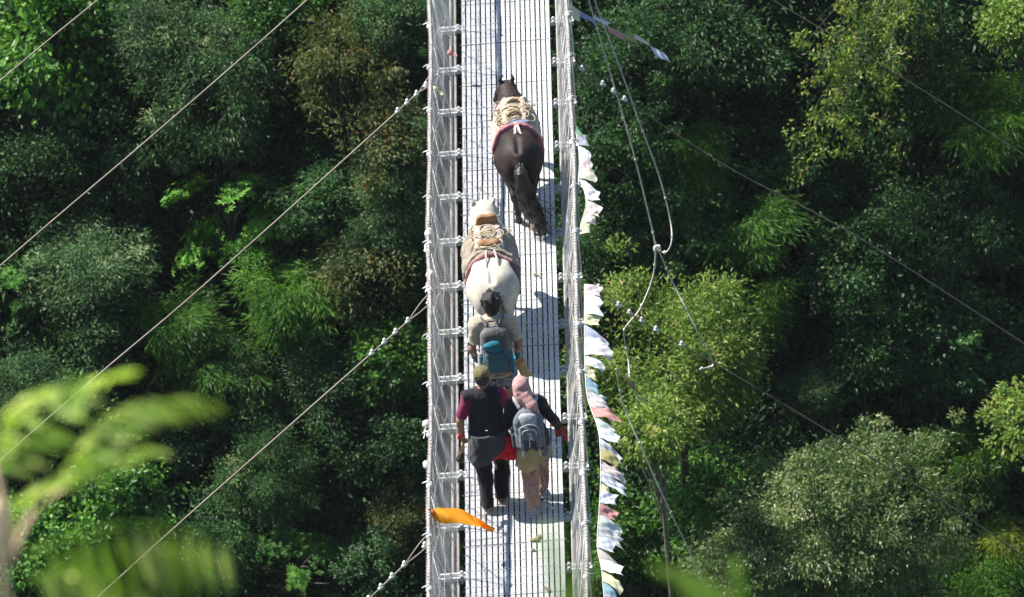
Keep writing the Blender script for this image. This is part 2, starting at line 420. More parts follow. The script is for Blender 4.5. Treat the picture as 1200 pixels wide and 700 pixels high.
G = {}
def lm(key, name, dark, mid, light, extra=None, **k):
    cols = [(.0, dark), (.5, mid), (.9, light)]
    if extra: cols.append((.97, extra))
    G[key] = leafmat(name, cols, **k)
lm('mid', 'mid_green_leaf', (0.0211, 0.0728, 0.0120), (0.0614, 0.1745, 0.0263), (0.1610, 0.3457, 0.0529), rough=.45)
lm('grey', 'grey_green_leaf', (0.0230, 0.0644, 0.0221), (0.0586, 0.1408, 0.0457), (0.1610, 0.2983, 0.0981), (0.4164, 0.4791, 0.2503), rough=.45, spec=.35)
lm('olive', 'olive_brown_leaf', (.026, .054, .013), (.074, .118, .026), (.22, .27, .09), (.28, .15, .05), rough=.45)
lm('star', 'bright_star_leaf', (0.0288, 0.0988, 0.0138), (0.0778, 0.2280, 0.0307), (0.1767, 0.3865, 0.0587), rough=.42)
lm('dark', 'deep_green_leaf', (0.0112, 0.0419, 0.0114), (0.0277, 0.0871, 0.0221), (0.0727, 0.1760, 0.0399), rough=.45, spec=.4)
lm('feather', 'bamboo_leaf', (0.0250, 0.0832, 0.0120), (0.0641, 0.1675, 0.0237), (0.1444, 0.3060, 0.0470), rough=.5)
lm('vine', 'vine_leaf', (0.0119, 0.0483, 0.0121), (0.0298, 0.0965, 0.0233), (0.0727, 0.1824, 0.0399), rough=.45)
lm('sunny', 'yellow_green_leaf', (.055, .115, .016), (.150, .265, .042), (.36, .48, .10), (.50, .42, .17), rough=.42, trans=.42)
lm('silver', 'silvery_leaf', (.042, .085, .022), (.100, .170, .043), (.26, .345, .115), (.54, .55, .33), rough=.38, spec=.5)
lm('cane', 'yellow_bamboo_leaf', (0.0749, 0.1123, 0.0138), (0.1822, 0.2508, 0.0325), (0.3447, 0.4224, 0.0629), rough=.5)
lm('low', 'undergrowth_leaf', (0.0140, 0.0454, 0.0122), (0.0308, 0.0861, 0.0225), (0.0796, 0.1753, 0.0431), (0.1761, 0.2321, 0.0607), rough=.5, spec=.3)
mBark = mat('bark', (.10, .085, .062), .9, (.05, .042, .032), 6, bump=.6)
mPaleBark = mat('pale_bark', (.26, .22, .17), .85, (.15, .125, .095), 5, bump=.5)

PR = {}
def proto(key, kinds): PR[key] = kinds
def B(*a, **k): return crown_broad(*a, **k)
proto('mid', [B(1, m=None, L=.15, W=.10, ncl=105, nper=62, droop=.35), B(2, m=None, L=.14, W=.09, ncl=105, nper=62, droop=.35, zs=1.25)])
proto('grey', [B(3, L=.105, W=.030, ncl=165, nper=88, droop=.4, cr_=.15), B(4, L=.105, W=.032, ncl=165, nper=88, droop=.4, zs=1.35, cr_=.15), B(5, L=.10, W=.030, ncl=160, nper=88, droop=.5, zs=.95, cr_=.15)])
proto('olive', [B(6, L=.12, W=.04, ncl=120, nper=66, droop=.6, zs=1.2, hole=.4), B(7, L=.12, W=.045, ncl=120, nper=66, droop=.5, hole=.4)])
proto('star', [B(8, L=.13, W=.045, ncl=120, nper=62, rosette=7, cr_=.2), B(9, L=.13, W=.045, ncl=110, nper=62, rosette=7, cr_=.22, zs=.9)])
proto('dark', [B(10, L=.12, W=.05, ncl=120, nper=66, droop=.4), B(11, L=.12, W=.055, ncl=120, nper=66, droop=.4, zs=1.3), B(12, L=.13, W=.05, ncl=120, nper=66, droop=.5, hole=.4)])
proto('vine', [B(13, L=.10, W=.075, ncl=150, nper=62, droop=.8, zs=1.5, cr_=.16), B(14, L=.10, W=.07, ncl=150, nper=62, droop=.8, zs=1.2, cr_=.16)])
proto('feather', [crown_feather(15), crown_feather(16, R=1.0, H=3.8, nst=40), crown_feather(17, R=1.6, H=2.6)])
G_OF = {}

def trunk_mesh(h, r0, C, seed, lean=(0, 0)):
    """tapered trunk of height h with limbs to some of the crown's leaf clumps C (given from the crown's centre)"""
    r = np.random.default_rng(seed); mb = MB()
    top = np.array([lean[0], lean[1], h])
    n = 7; t = np.linspace(0, 1, n)
    P = np.stack([lean[0]*t+.02*min(h, 4)*np.sin(t*3+seed)*t*(1-t)*2, lean[1]*t+.018*min(h, 4)*np.cos(t*4+seed)*t*(1-t)*2, h*t-.3*(1-t)], 1); P[-1] = top
    mb.tube(P, r0*(1-.55*t), 7)
    pick = C[r.permutation(len(C))[:16]]
    for c in pick:
        f = r.uniform(.72, 1.); s = np.array([np.interp(f, t, P[:, i]) for i in range(3)]); e = top+c*.93
        mid = s+(e-s)*.5+np.array([0, 0, .12*np.linalg.norm(e-s)])*r.uniform(-.2, 1)
        mb.tube(cr([s, mid, e], 4), np.linspace(r0*.32, .012, 9), 5)
    return mb
TREES = []
def tree(px, py, rp, kind, var, label, off=None, name='forest_tree', cat='tree', group=None, zr=None, hidden=0):
    """crown centre seen at (px,py), about rp photo pixels in radius, standing a little proud of the far slope"""
    crown_me, C = PR[kind][var]
    t = hit_slope(px, py); R0 = {'feather': 1.35}.get(kind, 1.6)
    rp *= 1.08; R = rp/FPX*t; off = R*(1.5 if kind == 'feather' else .9) if off is None else off
    c = CAM+ray(px, py)*(t-off); s = R/R0
    base = np.array([c[0], c[1], float(terr(c[0], c[1]))]); h = c[2]-base[2]
    o = thing(name, label, cat, base, 0, group)
    rz = (px*7.3+py*3.1) % 6.28
    co = bpy.data.objects.new('crown', crown_me); COL.objects.link(co); co.parent = o
    if not crown_me.materials: crown_me.materials.append(G[kind])
    co.location = (0, 0, h); q = np.random.default_rng(int(px*13+py)); co.scale = (s*q.uniform(.88, 1.22), s*q.uniform(.88, 1.1), s*q.uniform(.85, 1.25)); co.rotation_euler = (q.normal(0, .16), q.normal(0, .16), rz)
    Mz = rotm('Z', rz)
    trunk_mesh(h, .035+.045*R, (C*s)@Mz.T, int(px+py)).build('trunk', mBark, o)
    TREES.append(o); return o
FT = [
 (62, 62, 92, 'mid', 0, 'mid green broad-leaved tree with heart shaped leaves in the top left corner'),
 (205, 58, 78, 'grey', 0, 'grey green tree with narrow glinting leaves under the upper left wire, nearest the top edge'),
 (262, 128, 88, 'grey', 1, 'large slate green narrow-leaved tree hanging below the upper left wire'),
 (405, 95, 80, 'olive', 0, 'russet tinged olive tree with pale leaf tips left of the black pony'),
 (462, 170, 70, 'olive', 1, 'olive brown tree touching the left handrail, crossed by the third wire'),
 (325, 28, 62, 'mid', 1, 'dark tree with a few bright leaf sprays where the upper left wire leaves the frame'),
 (455, 22, 66, 'grey', 2, 'dull grey green tree beside the handrail at the top edge'),
 (270, 262, 76, 'star', 0, 'bright green tree with star shaped leaves left of the white pony'),
 (118, 318, 82, 'grey', 2, 'shaded blue grey shrub below the upper left wire at left'),
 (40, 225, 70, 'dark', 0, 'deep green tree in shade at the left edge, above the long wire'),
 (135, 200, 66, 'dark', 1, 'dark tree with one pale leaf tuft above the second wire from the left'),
 (12, 345, 50, 'star', 1, 'lime green leafy bush cut by the left edge at mid height'),
 (452, 255, 62, 'grey', 1, 'silvery tipped narrow-leaved tree close to the left handrail beside the white pony'),
 (385, 235, 58, 'dark', 2, 'very dark leafy tree behind the star-leaved one'),
 (430, 325, 66, 'olive', 1, 'brownish green tree in shade left of the man in the beige shirt'),
 (340, 345, 70, 'feather', 0, 'feathery bamboo clump in shade between the third and fourth wires'),
 (215, 375, 72, 'feather', 1, 'tall dark bamboo clump below the long left wire'),
 (262, 425, 60, 'feather', 2, 'drooping bamboo clump left of the pale narrow-leaved tree'),
 (110, 400, 62, 'dark', 1, 'dark tree with thin bare stems above the blurred fronds'),
 (28, 470, 66, 'grey', 0, 'pale dusty green bush behind the tallest blurred frond at the left edge'),
 (300, 478, 62, 'grey', 1, 'pale grey green tree with a narrow top, crossed by the fourth wire'),
 (318, 565, 66, 'grey', 0, 'whitish leaved tree just under the pale narrow-topped one'),
 (385, 455, 62, 'dark', 0, 'mid dark leafy tree between the pale tree and the fourth wire'),
 (458, 440, 56, 'mid', 1, 'leafy tree with pale flower-like sprays beside the couple'),
 (455, 535, 58, 'vine', 1, 'vine covered tree left of the orange scarf'),
 (472, 610, 52, 'olive', 0, 'yellowish feathery-edged tree at the foot of the left handrail'),
 (130, 590, 74, 'mid', 0, 'round-leaved climber-draped tree behind the lower blurred frond'),
 (205, 520, 56, 'dark', 2, 'dark tree in the gap between the two blurred fronds'),
 (345, 672, 62, 'star', 1, 'fresh green broad bush at the bottom edge left of the bridge'),
 (435, 680, 56, 'vine', 0, 'dark creeper mound at the bottom edge beside the lowest wire'),
 (250, 655, 58, 'dark', 1, 'dark tree below the fourth wire near the bottom edge'),
 (40, 660, 66, 'mid', 1, 'leafy tree in the bottom left corner behind the blurred stem'),
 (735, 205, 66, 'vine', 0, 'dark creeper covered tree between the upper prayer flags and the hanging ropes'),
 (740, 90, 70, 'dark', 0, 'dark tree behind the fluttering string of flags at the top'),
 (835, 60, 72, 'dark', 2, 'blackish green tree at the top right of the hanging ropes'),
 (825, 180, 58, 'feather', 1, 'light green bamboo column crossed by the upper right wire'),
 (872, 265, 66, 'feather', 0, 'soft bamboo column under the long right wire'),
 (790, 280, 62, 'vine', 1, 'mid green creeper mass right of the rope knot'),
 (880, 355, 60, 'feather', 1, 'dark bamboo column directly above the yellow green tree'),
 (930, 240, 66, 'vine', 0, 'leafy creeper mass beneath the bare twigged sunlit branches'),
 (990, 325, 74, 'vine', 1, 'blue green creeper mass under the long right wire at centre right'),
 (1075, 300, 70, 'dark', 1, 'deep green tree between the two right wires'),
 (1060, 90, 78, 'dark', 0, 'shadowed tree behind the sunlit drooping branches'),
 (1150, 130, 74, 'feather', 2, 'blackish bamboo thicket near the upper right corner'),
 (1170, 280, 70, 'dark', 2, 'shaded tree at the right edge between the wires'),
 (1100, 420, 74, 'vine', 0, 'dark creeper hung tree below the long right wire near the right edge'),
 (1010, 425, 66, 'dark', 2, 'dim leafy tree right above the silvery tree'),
 (955, 470, 44, 'grey', 2, 'small ashen green shrub peeping over the left shoulder of the silvery tree'),
 (1130, 540, 70, 'feather', 1, 'dim bamboo clump right of the silvery tree'),
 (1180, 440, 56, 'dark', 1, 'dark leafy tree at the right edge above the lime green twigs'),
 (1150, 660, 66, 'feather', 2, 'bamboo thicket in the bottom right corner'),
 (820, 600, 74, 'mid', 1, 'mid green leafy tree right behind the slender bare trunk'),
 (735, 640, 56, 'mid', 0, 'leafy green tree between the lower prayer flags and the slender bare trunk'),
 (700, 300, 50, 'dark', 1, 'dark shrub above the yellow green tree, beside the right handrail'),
]
for i, a in enumerate(FT):
    o = tree(*a, name={'feather': 'bamboo_clump', 'vine': 'creeper_tree'}.get(a[3], 'forest_tree'), cat={'feather': 'bamboo'}.get(a[3], 'tree'), group='trees on the far slope')

# the sunlit trees that stand free of the slope
def big_tree(name, label, c, crown, C, kind, r0, lean=(0, 0), trunk_m=None):
    base = np.array([c[0]+lean[0]*-1, c[1]-lean[1], 0.]); base[2] = float(terr(base[0], base[1]))
    o = thing(name, label, 'tree', base)
    co = link('crown', crown, o, [G[kind]] if not crown.materials else []); co.location = c-base
    trunk_mesh(c[2]-base[2], r0, C, 5, lean).build('trunk', trunk_m or mBark, o)
    return o
def rh(px, py, off): return CAM+ray(px, py)*(hit_slope(px, py)-off)
me_, C_ = crown_broad(31, R=2.95, zs=.95, ncl=330, nper=95, L=.135, W=.052, droop=.35, cr_=.13, hole=.35)
big_tree('sunlit_tree', 'yellow green sunlit tree right behind the prayer flags', rh(792, 440, 4.5), me_, C_, 'sunny', .17)
me_, C_ = crown_broad(32, R=3.65, zs=.98, ncl=560, nper=100, L=.115, W=.040, droop=.7, cr_=.085, hole=.2, fill=.4)
big_tree('silvery_tree', 'large round silvery green tree in full sun at lower right', rh(968, 635, 5.5), me_, C_, 'silver', .2)
me_, C_ = crown_broad(33, R=1.25, zs=1.0, ncl=90, nper=80, L=.13, W=.055, droop=.4, cr_=.2, hole=.4)
big_tree('slender_tree', 'tree with a straight slender bare trunk between the prayer flags and the silvery tree', rh(768, 505, 7.5), me_, C_, 'sunny', .085, trunk_m=mPaleBark)
for a in [(1182, 30, 60, 'lime green sunlit tree top cut by the upper right corner', 34), (1200, 500, 48, 'lime green leafy twigs entering from the right edge above the bamboo', 35)]:
    me_, C_ = crown_broad(a[4], R=1.15, zs=1.1, ncl=60, nper=60, L=.15, W=.065, droop=.3, cr_=.22)
    big_tree('lime_tree', a[3], rh(a[0]+14, a[1], 4), me_, C_, 'sunny', .06)
me_, C_ = crown_feather(36, R=.75, H=2.2, nst=26, nspr=11)
big_tree('yellow_bamboo', 'small sunlit yellow green bamboo near the right edge below the lime twigs', rh(1185, 630, 2.5), me_, C_, 'cane', .03)['category'] = 'bamboo'

# drooping sunlit branches at upper right: a tree whose twigs show
def twig_tree():
    r = np.random.default_rng(41); c = rh(1072, -40, 3.2); base = np.array([c[0]+.6, c[1]+.6, 0]); base[2] = float(terr(base[0], base[1]))
    o = thing('drooping_tree', 'sunlit drooping branches with bare twigs and yellow green leaves at upper right', 'tree', base)
    mb = MB(); h = c[2]-base[2]+.6
    mb.tube(cr([(0, 0, -.3), (.05, 0, h*.5), (-.1, -.1, h)], 5), np.linspace(.07, .04, 11), 7)
    P = []; D = []; N = []; s = 1/FPX*180
    ends = [(935, 60), (945, 110), (940, 150), (935, 190), (975, 170), (1000, 185), (1035, 150), (1050, 175), (985, 90), (1010, 120), (1040, 60), (960, 20), (1000, 10), (1050, 20), (1030, 100), (950, 85), (970, 130), (1005, 60), (940, 170), (955, 195)]
    for k, (px, py) in enumerate(ends):
        e = rh(px, py, 4.5+r.uniform(-.9, .9))-base; st = np.array([-.1, -.1, h])*r.uniform(.86, 1)
        mid = st+(e-st)*.5+np.array([r.normal(0, .25), -.1, .1+.5*r.random()])
        Q = cr([st, mid, e], 8); mb.tube(Q, np.linspace(.016, .004, len(Q)), 5)
        for q in Q[6:]:
            if r.random() < .8:
                d = unit(1, r)[0]*.35; d[2] -= .15; e2 = q+d; mb.tube([q, q+d*.6+np.array([0, 0, .03]), e2], [.009, .007, .004], 4)
                n = r.integers(16, 40); p = e2+r.normal(0, .11, (n, 3)); P.append(p)
                D.append(r.normal(0, .6, (n, 3))+np.array([0, 0, -.5])); N.append(r.normal(0, .5, (n, 3))+np.array([0, 0, .8]))
    mb.build('trunk', mBark, o)
    P = np.vstack(P); n = len(P)
    me = leaves('crown', P, np.vstack(D), np.vstack(N), .14*r.uniform(.6, 1.3, n), .06, None, 3)
    link('crown', me, o, [G['sunny']])
twig_tree()

# low growth over the whole slope between the trees: nobody could count it
def undergrowth():
    r = np.random.default_rng(51); n0 = 9000
    px = r.uniform(-60, 1260, n0); py = r.uniform(-60, 760, n0); P = []; D = []; N = []; T = []; LL = []
    px = np.concatenate([px, r.uniform(-740, -60, 1900), r.uniform(1260, 1940, 1900), r.uniform(-60, 1260, 900)]); py = np.concatenate([py, r.uniform(-200, 900, 3800), np.where(r.random(900) < .5, r.uniform(-200, -60, 900), r.uniform(760, 900, 900))])
    # clump positions: a jittered set of points on the slope wider than the frame
    for x, y in zip(px, py):
        t = hit_fast(x, y); c = CAM+ray(x, y)*t; n = int(r.integers(20, 46)); sz = r.uniform(.2, .5) if r.random() < .75 else r.uniform(.5, .95); out_ = x < -60 or x > 1260 or y < -60 or y > 760; sz *= 1.8 if out_ else 1; n = int(n*(1 if sz < .5 else 1.8))
        off = r.normal(size=(n, 3))*sz*np.array([.8, .8, .6]); off[:, 2] = np.abs(off[:, 2])
        p = c+off; P.append(p); D.append(r.normal(0, .6, (n, 3))+off/sz*.5+np.array([0, -.25, -.3])); N.append(r.normal(0, .45, (n, 3))+np.array([0, -.4, .7]))
        T.append(np.clip(r.uniform(.05, .65)+r.normal(0, .15, n), 0, 1)); LL.append(np.full(n, .26 if out_ else r.choice([.10, .14, .20])))
    P = np.vstack(P); LL = np.concatenate(LL)*r.uniform(.7, 1.3, len(P))
    me = leaves('undergrowth', P, np.vstack(D), np.vstack(N), LL, LL*.42, None, 5, tint=np.concatenate(T), six=False)
    tag(link('undergrowth', me, None, [G['low']]), 'dark leafy undergrowth covering the far slope between the trees', 'undergrowth', kind='stuff')
_gp = np.linspace(-760, 1960, 69); _gq = np.linspace(-220, 920, 31)
_T = np.array([[hit_slope(a, b) for b in _gq] for a in _gp])
def hit_fast(x, y):
    i = min(max(int((x-_gp[0])/(_gp[1]-_gp[0])), 0), 67); j = min(max(int((y-_gq[0])/(_gq[1]-_gq[0])), 0), 29)
    u = (x-_gp[i])/(_gp[1]-_gp[0]); v = (y-_gq[j])/(_gq[1]-_gq[0])
    return (1-u)*((1-v)*_T[i, j]+v*_T[i, j+1])+u*((1-v)*_T[i+1, j]+v*_T[i+1, j+1])
undergrowth()

# the hazy air of the valley
mh = bpy.data.materials.new('valley_haze'); mh.use_nodes = True; nt = mh.node_tree; nt.nodes.remove(nt.nodes['Principled BSDF'])
pv = nt.nodes.new('ShaderNodeVolumePrincipled'); pv.inputs['Color'].default_value = (.86, .95, 1, 1); pv.inputs['Density'].default_value = HAZE; pv.inputs['Anisotropy'].default_value = .1
nt.links.new(pv.outputs['Volume'], nt.nodes['Material Output'].inputs['Volume'])
hb = MB(); hb.box((-275, -275, -95), (275, 435, 255)); tag(hb.build('haze', mh, None, smooth=False), 'thin bluish haze filling the gorge', 'haze', kind='stuff')
# ------------------------------------------------------------------ the suspension bridge
Y0, Y1 = -13., 17.
mGalv = mat('galvanised_strip', (.54, .545, .545), .5, (.46, .465, .47), 2.5, metallic=.15, spec=.5)
mBlue = mat('weathered_strip', (.50, .53, .56), .5, (.44, .465, .49), 1.6, metallic=.25)
mRod = mat('zinc_rod', (.60, .60, .59), .5, (.48, .48, .47), 12, metallic=.3)
mBeam = mat('pale_beam', (.66, .66, .64), .5, (.52, .52, .50), 4, metallic=.1)
mWire = mat('netting_wire', (.52, .515, .50), .5, (.40, .39, .38), 6, metallic=.25)
mCable = mat('twisted_cable', (.40, .365, .335), .6, (.25, .225, .21), 9, metallic=.3, bump=.2)
mDark = mat('dark_steel', (.30, .30, .30), .6, (.22, .22, .22), 5, metallic=.4)
mWhite = mat('white_cloth', (.78, .77, .73), .85, (.66, .65, .62), 20)
bridge = thing('suspension_bridge', 'long footbridge of pale steel strips with wire netting sides crossing the gorge', 'bridge', (0, 0, 0))
NS = 18; W2 = .53; pitch = 2*W2/NS
mb = MB(); r = np.random.default_rng(3)
ya = math.floor(Y0)
for j in range(int(Y1-Y0)):
    y0 = ya+j+.49; y1 = y0+.994
    for i in range(NS):
        xc = -W2+(i+.5)*pitch; wd = pitch*.5-(.0076 if i % 3 else .0100)
        bl = (i == 6 and r.random() < .55) or (i in (3, 7) and y0 > 2.5 and r.random() < .5) or r.random() < .05
        z = r.normal(0, .0012); tilt = r.normal(0, .0012)
        mb.box((xc-wd, y0, z-.028), (xc+wd, y1, z), m=1 if bl else 0)
mb.build('walkway_deck', [mGalv, mBlue], bridge, smooth=False)
mb = MB(); ry = np.arange(Y0, Y1, .1555)
mb.segs([(-W2, y, .0065) for y in ry], [(W2, y, .0012) for y in ry], .0032, 4)
ry = np.arange(ya+1.487, Y1, 1.0); mb.segs([(-W2-.02, y, .009) for y in ry], [(W2+.02, y, .0016) for y in ry], .0030, 4, m=1)
mb.build('cross_rods', [mRod, mDark], bridge)
# crossbeams, one every metre, carrying on outside the walkway
cb = MB()
for dy in (-.045, .045): cb.box((-.80, dy-.014, -.075), (.80, dy+.014, -.034))
cb.box((-.80, -.031, -.075), (.80, .031, -.069)); 
for sx in (-1, 1): cb.box((sx*.80-.008, -.06, -.085), (sx*.80+.008, .06, -.028))
for sx in (-1, 1):
    for dy in (-.045, .045): cb.blob((sx*.565, dy, -.022), (.022, .018, .016), 5)
beam = cb.build('crossbeam', mBeam, bridge, smooth=False); beam.location = (0, ya, 0)
for y in range(ya+1, int(Y1)+1):
    o = beam.copy(); COL.objects.link(o); o.parent = bridge; o.location = (0, y, 0)
# cables below the deck
for x in (-.66, -.605, .605, .66):
    mb = MB(); mb.tube([(x, y, -.10+.0*y) for y in np.arange(Y0, Y1+.1, 1.)], .017, 7); mb.build('main_cable', mCable, bridge)
def railx(y): return .800
def strand(P, rr, off, pitch_, n, ph, step):
    L_ = P[1]-P[0]
for sx in (-1, 1):
    mb = MB(); yy = np.arange(Y0, Y1, .012)
    wob = .012*np.sin(yy*.9+sx)+.006*np.sin(yy*2.3)
    zc = 1.10+.010*np.sin(yy*2*PI)
    for ph in (0, 2*PI/3, 4*PI/3):
        th = yy*2*PI/.17+ph
        mb.tube(np.stack([sx*.80+wob+.012*np.cos(th), yy, zc+.012*np.sin(th)], 1), .0145, 5)
    th = yy*2*PI/.062
    mb.tube(np.stack([sx*.80+wob+(.030 if sx < 0 else .027)*np.cos(th), yy, zc+.029*np.sin(th)], 1), .0048, 3, m=1)
    mb.build('handrail_cable', [mCable, mWire], bridge)
    # chain-link netting hung from the handrail down to the edge cable
    mb = MB(); cell = .052; nu = 22; ny = int((Y1-Y0)/cell); r = np.random.default_rng(8+sx)
    J, I = np.meshgrid(np.arange(nu+1), np.arange(ny+1), indexing='ij')
    u = J/nu; y = Y0+I*cell+np.where(J % 2 == 1, cell/2, 0)
    bulge = .03*np.sin(u*PI)*(1+.8*np.sin(y*2*PI+.5))+.018*np.sin(y*5.1+u*7)*np.sin(u*PI)
    sag = .02*np.sin(y*PI)**2*u
    ysh = .10*np.sin(y*1.1+u*2.)*np.sin(u*PI)
    Pn = np.stack([sx*(.605+(.80-.605)*u**.8+bulge), y+ysh, .0+(1.09-.0)*u-sag], -1)
    A = []; Bq = []
    ev = (J[:-1] % 2 == 0)
    A.append(Pn[:-1].reshape(-1, 3)); Bq.append(Pn[1:].reshape(-1, 3))
    # the second diagonal
    sh = np.where(ev[:, :, None], np.roll(Pn[1:], 1, axis=1), np.roll(Pn[1:], -1, axis=1))
    a2 = Pn[:-1][:, 1:-1].reshape(-1, 3); b2 = sh[:, 1:-1].reshape(-1, 3)
    A.append(a2); Bq.append(b2)
    A = np.vstack(A); Bq = np.vstack(Bq); mb.segs(A, Bq, .0021, 3)
    for uu in (.0, .33, .66):
        q = Pn[int(uu*nu)]; mb.tube(q[::4], .004, 4)
    mb.build('wire_netting', mWire, bridge)
    # suspenders: a rod from the handrail to every crossbeam end, with a slanting tie and a pale wrap on the handrail
    sm = MB(); sm.tube([(sx*.80, 0, 1.09), (sx*.802, 0, .5), (sx*.80, 0, -.05)], .009, 5)
    sm.tube([(sx*.80, .02, 1.08), (sx*.70, .30, .45), (sx*.62, .46, .03)], .006, 4)
    sm.tube([(sx*.80, -.02, 1.08), (sx*.71, -.26, .5), (sx*.625, -.42, .05)], .0055, 4)
    s0 = sm.build('suspender', mBeam, bridge)
    wm = MB(); wm.tube([(sx*.80, -.035, 1.10), (sx*.80, .0, 1.10), (sx*.80, .035, 1.10)], [.030, .035, .030], 9)
    wm.tube(cr([(sx*.80, 0, 1.15), (sx*.845, .02, 1.13), (sx*.875, .05, 1.10)], 4), np.linspace(.010, .005, 9), 5)
    w0 = wm.build('rail_clamp', mWhite, bridge)
    for k, y in enumerate(range(ya, int(Y1)+1)):
        for src in (s0, w0):
            o = src if k == 0 else src.copy()
            if k: COL.objects.link(o); o.parent = bridge
            o.location = (0, y, 0)
            if src is w0: o.scale = (1, .55+.6*((k*37) % 10)/10, 1)

# ------------------------------------------------------------------ wind ties: wires running out and down from every fifth crossbeam
mTie = mat('wire_rope', (.30, .255, .205), .65, (.21, .175, .14), 3, metallic=.2)
mTieShade = mat('shaded_brown_rope', (.17, .14, .11), .7, (.12, .10, .08), 3)  # right-hand ties: their shade, with the sun at left, is put into the colour
mClip = mat('white_clip', (.80, .80, .78), .6, (.70, .70, .68), 20)
def tie(label, pts, Yp, sx, clips, over=1.5, r=.0115, fork=True):
    if sx > 0: r = .0085
    P = [at_y(a, b, Yp) for a, b in pts]
    o = thing('wind_tie', label, 'cable', P[0], 0, 'wind ties of the bridge')
    Q = np.array(P)-P[0]; d = Q[-1]-Q[-2]; d /= np.linalg.norm(d)
    Q = np.vstack([Q, Q[-1]+d*over*4+np.array([0, 0, -.1])])
    C = cr(Q, 10); st = 0
    mb = MB()
    L = np.concatenate([[0], np.cumsum(np.linalg.norm(np.diff(C, axis=0), axis=1))])
    def pt(s): return np.array([np.interp(s, L, C[:, i]) for i in range(3)])
    if fork:
        a = pt(.62); mb.tube(cr([np.array([-sx*.03, .10, 0]), a*.5+np.array([0, .07, .02]), a], 5), r*.75, 6); mb.tube(cr([np.array([-sx*.03, -.10, 0]), a*.5+np.array([0, -.07, -.02]), a], 5), r*.75, 6)
        C2 = np.vstack([a[None], C[L > .64]])
    else: C2 = C
    mb.tube(C2, r, 6); mb.build('wire', mTie if sx < 0 else mTieShade, o)
    for s in clips:
        c = pt(s); m2 = MB(); e = pt(s+.03)-c; e /= np.linalg.norm(e)
        m2.tube([c-e*.03, c+e*.03], .024, 7); m2.blob(c+np.array([0, 0, .028]), (.022, .022, .026), 6); m2.build('cable_clip', mClip, o)
    return o
yD = at_z(516, 343, -.05)[1]
def endpx(y, sx):
    """photo position of a crossbeam end"""
    P = np.array([sx*.8, y, -.05])-CAM; d = P@FW; return (600+FPX*(P@RT)/d, 350-FPX*(P@UP)/d)
yb = round(yD)
cl = [.28, .62, .82, 1.0, 1.2]
tie('wire leaving the left handrail beside the orange scarf, lowest of the left wires', [endpx(yb-5, -1), (495, 643), (435, 700)], yb-5, -1, cl)
tie('wire running down left from the handrail beside the white pony', [endpx(yb, -1), (500, 357), (325, 512), (150, 668)], yb, -1, cl)
tie('wire running down left from the handrail beside the black pony', [endpx(yb+5, -1), (500, 100), (235, 338), (80, 470)], yb+5, -1, [.28, .5, .66, .82, .98])
tie('long wire crossing the upper left, second from the corner', [endpx(yb+10, -1), (360, 0), (180, 158), (0, 312)], yb+10, -1, [.3, .6, .9])
tie('short wire crossing the top left corner', [endpx(yb+15, -1), (230, -93), (115, 0), (0, 95)], yb+15, -1, [.3, .6, .9])
tie('sagging wire running down right from the handrail beside the black pony', [endpx(yb+5, 1), (672, 74), (760, 136), (860, 200), (1000, 275), (1200, 403)], yb+5, 1, [.3, .62, .78, .95])
tie('wire crossing the yellow green and silvery trees, lowest of the right wires', [endpx(yb, 1), (688, 325), (745, 372), (900, 463), (1100, 585), (1200, 652)], yb, 1, [.3, .62, .78, .95, 1.15, 1.5])
tie('wire crossing the upper right corner behind the drooping branches', [endpx(yb+10, 1), (760, -85), (905, 0), (1060, 93), (1200, 182)], yb+10, 1, [.3, .6, .9])

# ------------------------------------------------------------------ loose white ropes hanging at the right
mRope = mat('white_rope', (.66, .62, .54), .85, (.50, .47, .41), 14, bump=.3)
YR = 9.
def rope(name, label, lines, r=.010):
    P0 = at_y(*lines[0][1][0], YR)
    o = thing(name, label, 'rope', P0)
    for nm, pts in lines:
        mb = MB(); C = cr([at_y(a, b, YR+.15*math.sin(i*1.7)) for i, (a, b) in enumerate(pts)], 10)-P0
        mb.tube(C, r, 6)
        for q in C[6::13]: mb.tube([q-np.array([0, 0, .022]), q+np.array([0, 0, .022])], r*1.6, 6)
        mb.build(nm, mRope, o)
    return o
rl = rope('hanging_rope', 'pair of white ropes hanging right of the bridge, knotted and looped at their foot', [
    ('long_rope', [(668, -85), (690, 0), (712, 75), (740, 170), (760, 250), (769, 291)]),
    ('looped_rope', [(676, -85), (697, 0), (720, 62), (748, 140), (772, 205), (785, 255), (787, 283), (780, 296), (769, 291)]),
    ('loose_end', [(769, 291), (765, 325), (750, 362), (733, 384), (732, 398), (736, 420), (738, 443)]),
    ('loose_end', [(771, 292), (788, 330), (806, 366), (822, 398), (836, 425), (832, 430), (820, 433)])])
kb = MB(); c = at_y(770, 291, YR)-np.array(rl.location)
for k in range(4): kb.tube(c+np.array([[(.026*math.cos(t)*(1+.2*k)), .02*math.sin(t*1.3+k), .032*math.sin(t+k)] for t in np.linspace(0, 6.3, 14)]), .010, 6)
kb.build('knot', mRope, rl)
YR = 4.
rope('frayed_cord', 'thin frayed cord slanting down past the slender bare trunk', [('cord', [(722, 432), (731, 476), (752, 525), (781, 590), (805, 640), (832, 700), (838, 720)])], .008)

